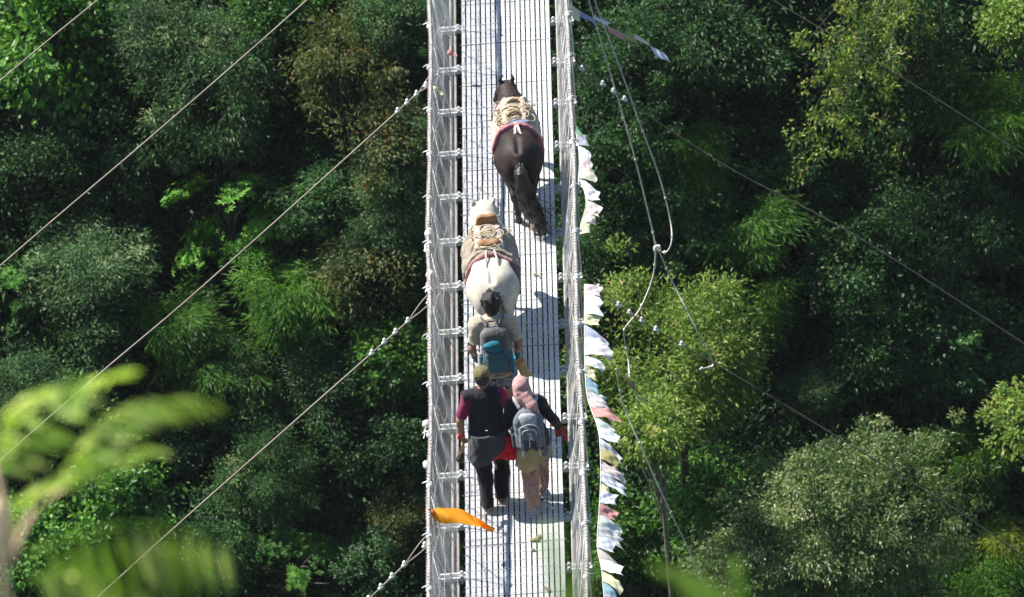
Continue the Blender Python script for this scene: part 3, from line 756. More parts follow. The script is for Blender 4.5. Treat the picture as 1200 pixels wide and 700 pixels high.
# ------------------------------------------------------------------ prayer flags
FC = {'white': (.82, .81, .79), 'blue': (.70, .74, .83), 'pale': (.78, .81, .84), 'mint': (.76, .82, .76), 'pink': (.80, .70, .68), 'red': (.70, .36, .32),
      'yellow': (.80, .78, .52), 'cream': (.80, .76, .62), 'violet': (.42, .43, .62), 'olive': (.48, .44, .18), 'cyan': (.45, .68, .76), 'green': (.20, .40, .26), 'slate': (.45, .47, .55)}
FM = {k: mat(k+'_flag_cloth', v, .85, tuple(min(1, x*.9) for x in v), 18, trans=.32) for k, v in FC.items()}
mString = mat('flag_string', (.62, .60, .54), .9)
def flag(parent, p, e, out, c, seed, ragged=.12):
    """cloth whose edge p..p+e is tied to the string and which blows out along `out`"""
    r = np.random.default_rng(seed); a, b = 13, 13; G_ = np.zeros((a, b, 3)); n = np.cross(e, out); n /= np.linalg.norm(n)+1e-9
    ph = r.uniform(0, 6); am = np.linalg.norm(out)*r.uniform(.03, .09); fr = r.uniform(3, 6); sk = r.normal(0, .22)
    for i in range(a):
        for j in range(b):
            u, v = i/(a-1), j/(b-1)
            G_[i, j] = p+e*(u*(1+.10*v)-.05*v)+out*v*(1+ragged*math.sin(u*5+ph))+e*sk*v+n*am*v**.7*(math.sin(v*fr+ph+u*2.2)+.5*math.sin(u*7+ph)+.45*math.sin(u*11+v*9+2*ph)+.35*math.sin(v*15-u*8+ph))+np.array([0, 0, -.22*np.linalg.norm(out)*v*v])
    mb = MB(); mb.sheet(G_); mb.sheet((G_+n*.0022)[::-1]); return mb.build('flag', FM[c], parent)
def flagstring(label, path, colors, outs, seed, group='strings of prayer flags', gap=.06):
    r = np.random.default_rng(seed); P0 = np.array(path[0]); o = thing('prayer_flag_string', label, 'flags', P0, 0, group)
    C = cr(np.array(path)-P0, 10); L = np.concatenate([[0], np.cumsum(np.linalg.norm(np.diff(C, axis=0), axis=1))])
    pt = lambda s: np.array([np.interp(s, L, C[:, i]) for i in range(3)])
    mb = MB(); mb.tube(C, .005, 5); mb.build('string', mString, o)
    w_ = L[-1]/len(colors)
    for k, c in enumerate(colors):
        a, b = pt(k*w_+w_*gap*.5), pt((k+1)*w_-w_*gap*.5)
        if c is None: continue
        ot = outs(k, r) if callable(outs) else outs[k]
        flag(o, a, b-a, np.array(ot, float), c, seed*100+k)
    return o
def on_rail(pts, x0=.83, z=1.10):
    out = []
    for px, py in pts: out.append(at_z(px, py, z))
    return out
path = on_rail([(685, 333), (685, 400), (686, 440), (689, 468), (700, 500), (703, 520), (704, 560), (702, 600), (700, 640), (705, 668), (708, 700), (712, 735)])
cols = ['pink', 'pale', 'mint', 'yellow', 'blue', 'white', 'white', 'mint', 'yellow', 'cyan', 'white', 'pink', 'red', 'mint', 'blue', 'white', 'olive', 'pink', 'pale', 'yellow', 'blue', 'red', 'mint', 'white', 'blue', 'pink', 'mint', 'yellow', 'cyan', 'white', 'pink', 'white']
def outs1(k, r):
    L_ = .245*r.uniform(.7, 1.2)
    if cols[k] in ('yellow', 'cyan'): L_ *= .7
    if k in (9, 8): L_ *= .8
    v = np.array([1., r.normal(-.02, .24), r.uniform(-.65, -.05)]); return v/np.linalg.norm(v)*L_
flagstring('long string of pale prayer flags blowing outward along the right handrail beside the couple', path, cols, outs1, 11)
path = on_rail([(669, 146), (676, 160), (679, 190), (678, 214), (684, 222), (687, 240), (681, 262), (680, 275)])
cu = ['green', 'slate', 'white', 'pink', 'cream', 'pale', 'white', 'pink', 'cream', 'yellow']
flagstring('short string of faded prayer flags bulging from the right handrail beside the black pony', path, cu, lambda k, r: np.array([1, r.normal(0, .1), -.25])*[.08, .11, .12, .13, .18, .14, .16, .16, .13, .10][k], 12)
pth = [at_y(a, b, 8.2) for a, b in [(664, 2), (684, 16), (703, 26), (724, 37), (745, 46), (778, 62)]]
def outs3(k, r): return np.array([.06, 0, -.10]) if k else np.array([.12, 0, .02])
flagstring('twisted string of prayer flags streaming right from the top of the right handrail', pth, ['yellow', 'violet', 'white', 'red', 'olive', 'cream', 'pale'], lambda k, r: np.array([[.05, -.30, .02], [.03, -.13, .0], [.0, .08, .03], [.02, -.12, .0], [.0, -.07, .0], [.0, .09, .03], [.02, -.09, -.04]][k]), 13, gap=.0)
pth = [at_y(a, b, 4.2) for a, b in [(714, 424), (728, 436), (737, 450), (750, 468)]]
flagstring('short torn string of red and yellow flags hanging before the yellow green tree', pth, ['red', None, 'yellow', 'red', 'olive', None, 'pink'], lambda k, r: np.array([.10, 0, -.10])*r.uniform(.7, 1.3), 14)
# pale wraps and ribbons tied to the left handrail
def ribbon(label, px, py, z, c, out, L=.2, w=.06, sd=1, cat='ribbon'):
    p = at_z(px, py, z); o = thing('tied_ribbon', label, cat, p, 0, 'ribbons tied to the left side of the bridge')
    mb = MB(); mb.blob((0, 0, 0), (w*.55, w*.7, w*.55), 7, jit=.12); mb.build('knot', FM[c], o)
    flag(o, np.array([0, -w/2, 0]), np.array([0, w, 0]), np.array(out)*L, c, sd)
    return o
ribbon('white cloth knotted round the left handrail beside the white pony', 503, 274, 1.1, 'white', (-.2, -.9, -.3), .22, .11, 1)
ribbon('second white cloth on the left handrail, a metre below the larger one', 504, 322, 1.1, 'white', (-.3, -.8, -.3), .16, .09, 2)
ribbon('pinkish rag tied to the left handrail at the height of the couple', 500, 497, 1.1, 'pink', (-.2, -.8, -.2), .16, .08, 3)
ribbon('white rag tied to the left handrail above the orange scarf', 500, 545, 1.1, 'white', (.3, -.9, -.2), .18, .08, 4)
ribbon('salmon ribbon tied to the left netting near the top', 527, 62, .4, 'red', (.8, -.4, -.1), .10, .06, 5)
ribbon('pink ribbon tied at the start of the left wire by the black pony', 507, 92, 1.0, 'pink', (.2, -.5, -.2), .10, .07, 6)
ribbon('yellow ribbon tied just below the pink one on the left netting', 511, 103, .9, 'yellow', (.6, -.6, -.2), .12, .06, 7)

# the orange scarf tied to the left handrail, flying over the deck
def scarf():
    p = at_z(507, 601, 1.08); o = thing('orange_scarf', 'orange silk scarf flying from the left handrail over the deck', 'scarf', p)
    e = at_y(579, 621, p[1]-.04)-p; a, b = 40, 9; G_ = np.zeros((a, b, 3)); d = e/np.linalg.norm(e); u = np.array([0, .80, .60]); u -= d*(u@d); u /= np.linalg.norm(u); n = np.cross(d, u)
    for i in range(a):
        t = i/(a-1); wd = .082*(math.sin(PI*min(1, t*1.02+.10)**.85))**.8*(1 if t < .7 else 1-.3*(t-.7)/.3)+.010
        for j in range(b):
            s = j/(b-1)-.5
            G_[i, j] = e*t+u*(.035*math.sin(t*PI)-.012*math.sin(t*9))+u*2*s*wd+n*(.035*math.sin(s*4+t*6)+.02*math.sin(t*13+s*6))*min(1, 4*t)
    mb = MB(); mb.sheet(G_); mb.sheet((G_+n*.003)[::-1]); mb.build('cloth', mat('orange_silk', (.90, .42, .015), .6, (.84, .33, .01), 16, trans=.35, spec=.5), o)
    mb = MB(); mb.blob((0, 0, .0), (.03, .03, .03), 7, jit=.1); mb.tube(cr([(-.05, 0, .05), (0, 0, 0), (.03, .02, -.03)], 4), .012, 6); mb.build('knot', mat('orange_knot', (.62, .16, .03), .7), o)
scarf()
# bits of dry dung and leaves on the walkway
mDung = mat('dry_dung', (.30, .25, .16), .95, (.2, .16, .10), 30, bump=.5)
for k, (px, py, s, lb) in enumerate([(629, 632, .038, 'crumbled brown dung on the deck below the woman'), (625, 645, .020, 'tiny brown crumb on the deck just under the crumbled dung'), (643, 692, .026, 'small dung lump on the deck at the bottom edge'), (629, 322, .022, 'small brown lump on the deck right of the white pony')]):
    p = at_z(px, py, .012); mb = MB(); r = np.random.default_rng(k)
    for q in range(6): mb.blob(r.normal(0, s*.6, 3)*[1, 1.6, .2]+[0, 0, s*.3], (s*.6, s*.75, s*.4), 6, jit=.1)
    o = mb.build('dung', mDung); o.location = p; tag(o, lb, 'dung', 'dung on the deck')
# ------------------------------------------------------------------ people
def nrm(v): v = np.array(v, float); return v/np.linalg.norm(v)
def hand(w, d, n, side, curl=.5, s=1.):
    """w wrist, d pointing direction, n back-of-hand normal, side +1 when the thumb lies on +cross(d,n)"""
    d = nrm(d); n = nrm(np.array(n)-d*np.dot(n, d)); t = np.cross(d, n)*side; o = []
    for q in (-.026, -.008, .010, .027):
        o.append(cone(w+d*.012*s, w+(d*.088-t*0+t*q)*s, .014*s, .0135*s, .02))
    for q, L in ((.030, .068), (.010, .078), (-.010, .072), (-.029, .056)):
        a = w+(d*.088+t*q)*s; b = a+nrm(d*math.cos(curl)-n*math.sin(curl))*L*.52*s; e = b+nrm(d*math.cos(curl*2.3)-n*math.sin(curl*2.3))*L*.5*s
        o += [cone(a, b, .0105*s, .0095*s, .004), cone(b, e, .0095*s, .0080*s, .004)]
    a = w+(d*.03+t*.02)*s; b = a+nrm(d*.75+t*.75-n*.25)*.045*s; e = b+nrm(d*.95+t*.25-n*.35)*.036*s
    o += [cone(a, b, .0135*s, .0115*s, .008), cone(b, e, .0115*s, .009*s, .004)]
    return o
def head_prims(c, R):
    T = lambda v: np.array(c)+R@np.array(v, float)
    e = lambda v, r, k=.02, op='u': ell(T(v), r, k, op, R)
    return [e((0, -.008, .025), (.074, .095, .090)), e((0, .020, -.040), (.060, .070, .078), .04), e((0, .052, -.085), (.036, .034, .026), .03),
            cone(T((0, .088, .012)), T((0, .112, -.026)), .011, .015, .014), e((0, .094, -.062), (.026, .012, .007), .008), e((0, .092, -.073), (.022, .012, .007), .008),
            e((-.031, .094, .010), (.018, .014, .010), .012, 's'), e((.031, .094, .010), (.018, .014, .010), .012, 's'),
            e((-.031, .082, .009), (.012, .012, .012), .003), e((.031, .082, .009), (.012, .012, .012), .003),
            e((-.033, .088, .031), (.024, .010, .007), .01), e((.033, .088, .031), (.024, .010, .007), .01),
            e((-.077, -.004, -.008), (.010, .021, .033), .006), e((.077, -.004, -.008), (.010, .021, .033), .006)]
def body(J):
    P = {}
    sh = (np.array(J['sl'])+np.array(J['sr']))/2; ch = np.array(J['chest']); pe = np.array(J['pelvis']); ab = (ch*.45+pe*.55)
    wd = J.get('w', 1.)
    up = nrm(sh-pe); fw = nrm(np.cross(up, [1, 0, 0])*-1); rt = np.cross(fw, up); RM = np.stack([rt, fw, up], 1)
    P['torso'] = [ell(ch, (.158*wd, .105, .185), .05, rot=RM), ell(ab, (.135*wd, .095, .15), .07, rot=RM), ell(pe, (.165*wd, .115, .125), .07),
                  cone(J['sl'], sh+(0, 0, .015), .058, .062, .05), cone(J['sr'], sh+(0, 0, .015), .058, .062, .05), cone(sh+(0, 0, .0), J['neck'], .075, .052, .05),
                  ell(pe+np.array([-.075, -.075, -.03]), (.088, .08, .09), .05), ell(pe+np.array([.075, -.075, -.03]), (.088, .08, .09), .05)]
    P['neck'] = [cone(J['neck'], np.array(J['head'])+(0, -.012, -.06), .052, .05, .04)]
    P['head'] = head_prims(J['head'], J.get('hrot', np.eye(3)))
    for s in 'lr':
        a, b, c = J['s'+s], J['e'+s], J['w'+s]
        P['up'+s] = [cone(a, b, .050, .039, .05)]
        m = np.array(b)*.72+np.array(c)*.28
        P['fo'+s] = [cone(b, m, .038, .040, .03), cone(m, c, .040, .026, .03)]
        h, k, f = np.array(J['h'+s]), np.array(J['k'+s]), np.array(J['a'+s])
        P['th'+s] = [cone(h, k, .084, .053, .06)]
        q = k*.68+f*.32+np.array([0, -.018, 0])
        P['ca'+s] = [cone(k, q, .050, .053, .04), cone(q, f, .053, .034, .04)]
        td = nrm(J.get('t'+s, (0, 1, -.12))); hd = np.array(J.get('hd'+s, (0, -.03, -.05)))
        P['ft'+s] = [cone(f, f+hd, .036, .034, .03), cone(f+hd*.6+td*.02, f+td*.15+(0, 0, -.055), .036, .026, .03)]
        if 'hand'+s in J: P['hn'+s] = hand(np.array(c), *J['hand'+s])
    return P
def cat_(P, *k): return [q for a in k for q in P[a]]
mSkin = mat('tanned_skin', (.34, .185, .115), .55, (.29, .15, .09), 22, spec=.35)
mSkin2 = mat('brown_skin', (.30, .16, .10), .55, (.25, .13, .08), 22, spec=.35)
mHair = mat('black_hair', (.018, .014, .012), .5, (.010, .008, .007), 40, bump=.5, spec=.5)
def fabric(name, c, c2=None, sc=26, rough=.88, b=.35): return mat(name, c, rough, c2, sc, bump=b, bscale=120, spec=.2, sheen=.15)
mBlackF = fabric('black_fabric', (.024, .022, .026), (.017, .016, .019)); mMaroon = fabric('maroon_fabric', (.21, .022, .075), (.16, .015, .055))
mCharF = fabric('charcoal_fabric', (.055, .055, .058), (.042, .042, .045)); mRedF = fabric('red_fabric', (.60, .016, .035), (.48, .010, .026)); mTrouser = fabric('black_trousers', (.020, .019, .020), (.013, .013, .014))
mOlive = fabric('olive_fabric', (.17, .145, .065), (.13, .11, .05)); mShoeT = mat('tan_shoe', (.25, .20, .14), .7, (.17, .13, .09), 30); mSole = mat('pale_sole', (.45, .40, .33), .75)
mPinkS = fabric('pink_scarf', (.54, .32, .30), (.38, .19, .18), 17); mKhaki = fabric('khaki_tunic', (.42, .34, .19), (.33, .25, .12), 7); mRose = fabric('rose_trousers', (.42, .265, .20), (.31, .175, .135), 10)
mShoeG = mat('grey_pink_shoe', (.34, .30, .31), .7, (.25, .21, .23), 25); mPinkSole = mat('pink_sole', (.62, .48, .47), .7)
mBeige = fabric('beige_fabric', (.48, .42, .32), (.41, .35, .26)); mTeal = fabric('teal_fabric', (.022, .17, .215), (.016, .12, .16)); mGlove = fabric('blue_glove', (.015, .15, .22), (.01, .10, .16))
mPackB = fabric('greybrown_fabric', (.130, .130, .122), (.10, .10, .096)); mPackG = fabric('slate_fabric', (.15, .165, .19), (.115, .13, .15)); mPackL = fabric('light_grey_fabric', (.38, .40, .42), (.31, .33, .35))
mPackD = fabric('dark_grey_fabric', (.055, .06, .068), (.04, .045, .05)); mStrapW = fabric('pale_strap', (.58, .55, .48), (.5, .47, .4)); mTan = mat('tan_leather', (.50, .36, .19), .7, (.40, .28, .14), 14)
# check pattern of the walking shorts
def plaid():
    m = mat('checked_shorts', (.20, .22, .26), .9); N = m.node_tree.nodes; L = m.node_tree.links; b = N['Principled BSDF']
    tc = N.new('ShaderNodeTexCoord'); a = N.new('ShaderNodeTexNoise'); a.inputs['Scale'].default_value = 16; a.inputs['Detail'].default_value = 1
    L.new(tc.outputs['Object'], a.inputs['Vector']); rp = N.new('ShaderNodeValToRGB'); rp.color_ramp.interpolation = 'CONSTANT'
    e = rp.color_ramp.elements; e[0].position = 0; e[0].color = (.05, .06, .085, 1); e[1].position = .46; e[1].color = (.22, .235, .26, 1); x = e.new(.56); x.color = (.10, .115, .15, 1)
    L.new(a.outputs['Fac'], rp.inputs['Fac']); L.new(rp.outputs['Color'], b.inputs['Base Color']); return m
mPlaid = plaid()
HB = .0085
def shoe(name, J, s, m, ms, parent):
    f = np.array(J['a'+s]); td = nrm(J.get('t'+s, (0, 1, -.12))); hd = np.array(J.get('hd'+s, (0, -.03, -.05)))
    o = sdf(name, [cone(f+(0, 0, -.0), f+hd, .045, .043, .03), cone(f+hd*.6+td*.02, f+td*.155+(0, 0, -.052), .046, .036, .03), cone(f+td*.06+(0, 0, -.03), f+td*.12+(0, 0, -.05), .042, .04, .03)], .008, m, parent)
    up = nrm(np.cross(np.cross(td, [0, 0, 1]), td)); rt = np.cross(td, up); RM = np.stack([rt, td, up], 1)
    c = (f+hd+f+td*.15+(0, 0, -.055))/2-up*.036
    sdf('sole', [rbox(c+td*.012, (.043, .145, .013), .011, 0, rot=RM)], .006, ms, o)

# --- the man with the cap
def man_cap():
    g = at_z(580, 594)
    o = thing('person', 'man in olive cap, black vest and maroon sleeves walking beside the woman', 'person', g, R_(1), 'people walking on the bridge'); o.scale = (.96,)*3
    J = dict(pelvis=(0, .03, .93), chest=(.0, .075, 1.25), neck=(0, .085, 1.46), head=(.0, .125, 1.615), sl=(-.185, .07, 1.41), sr=(.185, .075, 1.41),
             el=(-.285, .015, 1.14), wl=(-.285, .11, .90), er=(.315, .03, 1.15), wr=(.30, .26, 1.06), hl=(-.09, .03, .90), hr=(.095, .04, .90),
             kl=(-.075, .07, .49), al=(-.075, -.085, .098), kr=(.12, .19, .49), ar=(.085, .10, .092), tl=(-.12, 1, -.14), tr=(.14, 1, -.1), w=1.12,
             handl=((.05, .30, -1), (-1, 0, 0), 1, .75), handr=((.4, .9, -.25), (.2, .1, 1), -1, .5), hrot=rotm('X', R_(-8)))
    P = body(J)
    sdf('body', cat_(P, 'torso', 'neck', 'head', 'upl', 'upr', 'fol', 'for', 'hnl', 'hnr', 'thl', 'thr', 'cal', 'car'), HB, mSkin, o)
    H = np.array(J['head']); R = J['hrot']; T = lambda v: H+R@np.array(v, float)
    sdf('hair', [ell(T((0, -.016, .010)), (.081, .098, .088), .02, rot=R), ell(T((0, -.05, -.03)), (.072, .055, .055), .03, rot=R), plane(T((0, .035, 0)), R@np.array([0, 1, .1])), plane(T((0, 0, -.068)), R@np.array([0, .25, -1]))], .008, mHair, o)
    cap = sdf('cap', [ell(T((0, -.008, .034)), (.096, .112, .098), .01, rot=R), plane(T((0, 0, .012)), R@np.array([0, -.16, -1]))], .008, mOlive, o, folds(.002, 30, 3))
    sdf('visor', [ell(T((0, .135, .022)), (.075, .075, .011), .01, rot=R@rotm('X', R_(-14)))], .007, mOlive, cap)
    sdf('button', [ell(T((0, -.010, .134)), (.012, .012, .008), .005)], .005, mOlive, cap)
    mb = MB()
    mb.tube([T((-.05, -.109, .018)), T((0, -.121, .020)), T((.05, -.109, .018))], .010, 6, flat=.5); mb.build('cap_strap', mBlackF, cap)
    sdf('shirt', grow(cat_(P, 'upl'), .016)+grow(cat_(P, 'upr'), .016)+grow(cat_(P, 'torso'), .006)+[plane((0, 0, .86), (0, 0, -1)), plane(np.array(J['el'])+(0.0, 0, .045), nrm(np.array(J['el'])-J['sl'])), plane(np.array(J['er'])+(0, 0, .045), nrm(np.array(J['er'])-J['sr']))], HB, mMaroon, o, folds(.0045, 26, 1, 1))
    vest = sdf('vest', grow(P['torso'], .020)+[ell((0, .05, 1.05), (.185, .135, .22), .06), ell((-.295, .06, 1.30), (.088, .20, .165), .02, 's'), ell((.295, .065, 1.30), (.088, .20, .165), .02, 's'), ell((0, .10, 1.53), (.078, .085, .075), .01, 's'), plane((0, 0, .975), (0, 0, -1))], HB, mBlackF, o, folds(.0055, 20, 2, .4))
    mb = MB(); mb.box((-.012, -.112, 1.055), (.014, -.106, 1.063)); mb.build('label_tag', mWhite, vest)
    # long shirt tail below the vest, rounded at the back
    tail = [cone((-.055, .01, 1.02), (-.075, -.025, .70), .155, .170, .05), cone((.06, .015, 1.02), (.075, -.01, .78), .155, .165, .05), ell((0, .02, 1.0), (.185, .13, .12), .05)]
    sdf('shirt_tail', tail+[plane((0, 0, .995), (0, 0, 1)), plane((-.05, 0, .645), (.10, 0, -1)), plane((.10, 0, .745), nrm((1, 0, -.95)))], HB, mCharF, o, folds(.006, 18, 5, .25))
    sdf('waist_cloth', [cone((-.055, .03, .95), (-.075, .02, .70), .132, .150, .05), cone((.08, .05, .98), (.165, .06, .72), .120, .128, .05), cone((.19, -.02, .95), (.25, -.03, .70), .05, .10, .04), plane((-.05, 0, .61), nrm((.12, 0, -1))), plane((0, 0, .93), (0, 0, 1))], HB, mRedF, o, folds(.008, 30, 6, .25))
    sdf('trousers', grow(cat_(P, 'thl', 'thr'), .026)+grow(P['torso'][2:3]+P['torso'][-2:], .016)+grow(cat_(P, 'cal', 'car'), .024)+[cone(J['kl'], np.array(J['al'])+(0, -.01, .0), .078, .062, .05), cone(J['kr'], np.array(J['ar'])+(0, -.01, .0), .078, .062, .05), ell((0, .02, .92), (.165, .12, .12), .05), plane((0, 0, .97), (0, 0, 1)), plane((0, 0, .075), (0, 0, -1))], HB, mTrouser, o, folds(.006, 24, 7, .9))
    shoe('shoe', J, 'l', mShoeT, mSole, o); shoe('shoe', J, 'r', mShoeT, mSole, o)
    # the red band round his wrist and the club he carries
    b = MB(); w_ = np.array(J['wl']); b.tube([w_+(0, -.012, .045), w_+(0, 0, .02), w_+(0, .01, -.01)], [.033, .036, .034], 9); b.tube(cr([w_+(-.03, 0, .0), w_+(-.045, .0, -.03), w_+(-.03, .02, -.07)], 4), .014, 6, flat=.5); b.build('wrist_band', mRedF, o)
    gl = Matrix.LocRotScale(Vector(g), Matrix.Rotation(R_(1), 3, 'Z').to_quaternion(), Vector((.96,)*3))
    st = thing('wooden_mallet', 'wooden stick with a dark knob hanging from the left hand of the capped man', 'mallet', gl @ Vector(w_+(.0, .05, -.10)), R_(1))
    m = MB(); m.tube([(0.02, .01, .05), (.0, .0, -.05), (-.03, -.02, -.17)], [.017, .02, .025], 9); m.build('handle', mTan, st)
    sdf('knob', [cone((-.028, -.02, -.165), (-.045, -.028, -.215), .033, .043, .02)], .007, mat('dark_wood', (.06, .04, .03), .6, (.03, .02, .015), 20), st)
man_cap()

def strap(mb, P, w, t=.012, side=(1, 0, 0), m=0):
    C = cr(P, 8); mb.tube(C, w, 8, m=m, flat=t/w, side=np.cross(np.gradient(C, axis=0)[len(C)//2], side))

# --- the woman
def woman():
    g = at_z(630, 591)
    o = thing('person', 'woman in pink headscarf with a grey backpack reaching for the right handrail', 'person', g, R_(0), 'people walking on the bridge'); o.scale = (.95,)*3
    J = dict(pelvis=(0, .02, .87), chest=(-.015, .06, 1.16), neck=(-.035, .07, 1.345), head=(-.055, .10, 1.485), sl=(-.19, .05, 1.285), sr=(.135, .07, 1.285),
             el=(-.265, .05, 1.04), wl=(-.22, .24, .98), er=(.255, .08, 1.06), wr=(.315, .20, .865), hl=(-.085, .02, .84), hr=(.085, .02, .84),
             kl=(-.04, -.04, .46), al=(-.045, -.215, .095), kr=(.075, .22, .49), ar=(.06, .16, .10), tl=(.45, .9, -.06), tr=(.05, 1, -.3), w=1.0,
             handl=((.3, 1, -.2), (-.8, 0, .5), 1, .6), handr=((.45, .4, -.75), (.8, 0, .6), 1, .55), hrot=rotm('Y', R_(-8))@rotm('X', R_(-10)))
    P = body(J)
    sdf('body', cat_(P, 'torso', 'neck', 'head', 'upl', 'upr', 'fol', 'for', 'hnl', 'hnr', 'thl', 'thr', 'cal', 'car'), HB, mSkin2, o)
    H = np.array(J['head']); R = J['hrot']; T = lambda v: H+R@np.array(v, float)
    sdf('headscarf', [ell(T((0, -.012, .022)), (.098, .118, .108), .02, rot=R), ell(T((0, -.035, -.05)), (.085, .085, .085), .04, rot=R), cone(T((0, -.04, -.08)), T((0, -.01, -.16)), .085, .105, .05), ell(T((.01, -.055, -.135)), (.105, .07, .085), .05, rot=R), ell(T((0, .125, -.012)), (.062, .075, .078), .015, 's', rot=R),
                     ell(T((.035, -.105, -.055)), (.045, .035, .04), .02, rot=R), cone(T((.04, -.115, -.07)), T((.085, -.155, -.19)), .048, .062, .03), cone(T((.085, -.155, -.19)), T((.115, -.15, -.285)), .060, .038, .02)], .008, mPinkS, o, folds(.0028, 34, 12, .7))
    sdf('sweater', grow(cat_(P, 'torso', 'upl', 'upr'), .015)+grow(cat_(P, 'fol', 'for'), .012)+[ell((0, .03, .93), (.165, .125, .15), .05), plane((0, 0, .795), (0, 0, -1)), plane((0, 0, 1.40), (0, 0, 1)), plane(np.array(J['wr'])-(.0, .0, .0), nrm(np.array(J['wr'])-J['er'])), ], HB, mBlackF, o, folds(.005, 24, 13, .8))
    sdf('tunic', [cone((-.055, .01, .88), (-.085, -.035, .60), .135, .135, .05), cone((.06, .01, .88), (.085, .05, .62), .135, .130, .05), cone((-.01, -.0, .80), (-.03, -.03, .62), .14, .13, .05), plane((0, 0, .89), (0, 0, 1)), plane((-.06, 0, .505), nrm((.50, -.1, -1))), plane((-.10, 0, .53), nrm((-.95, 0, -1)))], HB, mKhaki, o, folds(.010, 22, 14, .3))
    sdf('trousers', grow(cat_(P, 'thl', 'thr'), .030)+[cone(J['kl'], np.array(J['al'])+(0, .0, .045), .098, .066, .05), cone(J['kr'], np.array(J['ar'])+(0, 0, .04), .100, .066, .05), cone((.02, .03, .58), (.07, .1, .47), .10, .07, .05), ell((0, .02, .84), (.16, .12, .10), .05), plane(np.array(J['al'])+(0, 0, .025), (0, 0, -1))], HB, mRose, o, folds(.010, 26, 15, .45))
    shoe('shoe', J, 'l', mShoeG, mPinkSole, o); shoe('shoe', J, 'r', mShoeG, mPinkSole, o)
    # backpack
    bp = thing('backpack', 'grey daypack with light grey top and dangling straps on the back of the woman', 'backpack', Vector(g)+Vector((.0, -.085, .80)), 0)
    RX = rotm('X', R_(-6))@rotm('Y', R_(-3))
    sdf('bag', [rbox((-.005, -.03, .19), (.158, .085, .19), .075, .03, RX), ell((-.012, -.015, .375), (.115, .085, .085), .06), rbox((0, -.03, .08), (.165, .09, .085), .07, .04, RX)], .0085, mPackG, bp, folds(.004, 22, 21, .6))
    sdf('front_pocket', [rbox((0, -.105, .155), (.118, .055, .130), .052, .02, RX), ell((0, -.10, .265), (.095, .052, .06), .05)], .0085, mPackG, bp, folds(.004, 25, 22, .6))
    sdf('top_panel', [ell((-.012, -.06, .375), (.108, .06, .062), .03), ell((0, -.085, .31), (.085, .045, .06), .05)], .008, mPackL, bp, folds(.002, 25, 23))
    sdf('lower_pocket', [rbox((0, -.125, .10), (.095, .042, .075), .04, .02, RX)], .008, mPackD, bp)
    for s in (-1, 1): sdf('side_pocket', [rbox((s*.168, -.02, .095), (.032, .065, .09), .03, .02, RX)], .008, mPackD, bp)
    arc = MB(); arc.tube(cr([(-.075, -.150, .215), (-.06, -.158, .262), (0, -.163, .283), (.06, -.158, .262), (.075, -.150, .215)], 6), .008, 6)
    arc.tube(cr([(-.105, -.125, .21), (-.085, -.142, .30), (0, -.150, .335), (.085, -.142, .30), (.105, -.125, .21)], 6), .006, 6); arc.build('piping', mPackL, bp)
    lg = MB(); lg.tube([(-.018, -.166, .232), (.018, -.166, .234)], .009, 6, flat=.5); lg.tube([(.0, -.162, .222), (-.004, -.171, .16), (-.012, -.171, .07)], .004, 5)
    lg.tube(cr([(0, -.164, .215), (.022, -.172, .20), (.012, -.174, .175), (.040, -.170, .150)], 4), .004, 5); lg.tube([(0, -.168, .185), (.026, -.172, .165)], .004, 5); lg.build('cord', mWhite, bp)
    for s in (-1, 1):
        m = MB(); strap(m, [(s*.07-.015, .02, .44), (s*.115-.02, .09, .50), (s*.13-.02, .17, .46), (s*.13, .20, .30), (s*.135, .10, .12)], .030, .012); m.build('shoulder_strap', mPackL, bp)
        m = MB(); strap(m, [(s*.085, -.10, .055), (s*.085, -.135, -.0), (s*.09, -.115, -.075)], .012, .005); m.build('dangling_strap', mPackL, bp)
    m = MB(); m.tube(cr([(-.035, -.01, .45), (-.02, -.01, .485), (.015, -.01, .485), (.03, -.01, .45)], 5), .008, 6); m.build('haul_loop', mPackD, bp)
    m = MB(); strap(m, [(.13, -.06, .06), (.16, -.06, -.03), (.125, -.09, -.10)], .026, .008); m.build('hip_belt', mPackG, bp)
    # the red cloth gathered in her right hand
    hp = Vector(g)+Vector((.315, .20, .865))*.95; rc = thing('red_cloth', 'crumpled red cloth held in the right hand of the woman', 'cloth', hp); rc.scale = (.82,)*3
    sdf('cloth', [cone((-.035, .0, .03), (.04, .03, -.07), .035, .035, .03), cone((-.045, -.01, .0), (-.02, -.02, -.10), .022, .03, .03), cone((.03, .02, -.06), (.065, .01, -.19), .04, .028, .03), cone((-.05, 0, .04), (-.10, -.01, .03), .02, .012, .02)], .008, fabric('muted_red_fabric', (.34, .05, .07), (.22, .03, .045)), rc, folds(.010, 40, 31, .6))
woman()

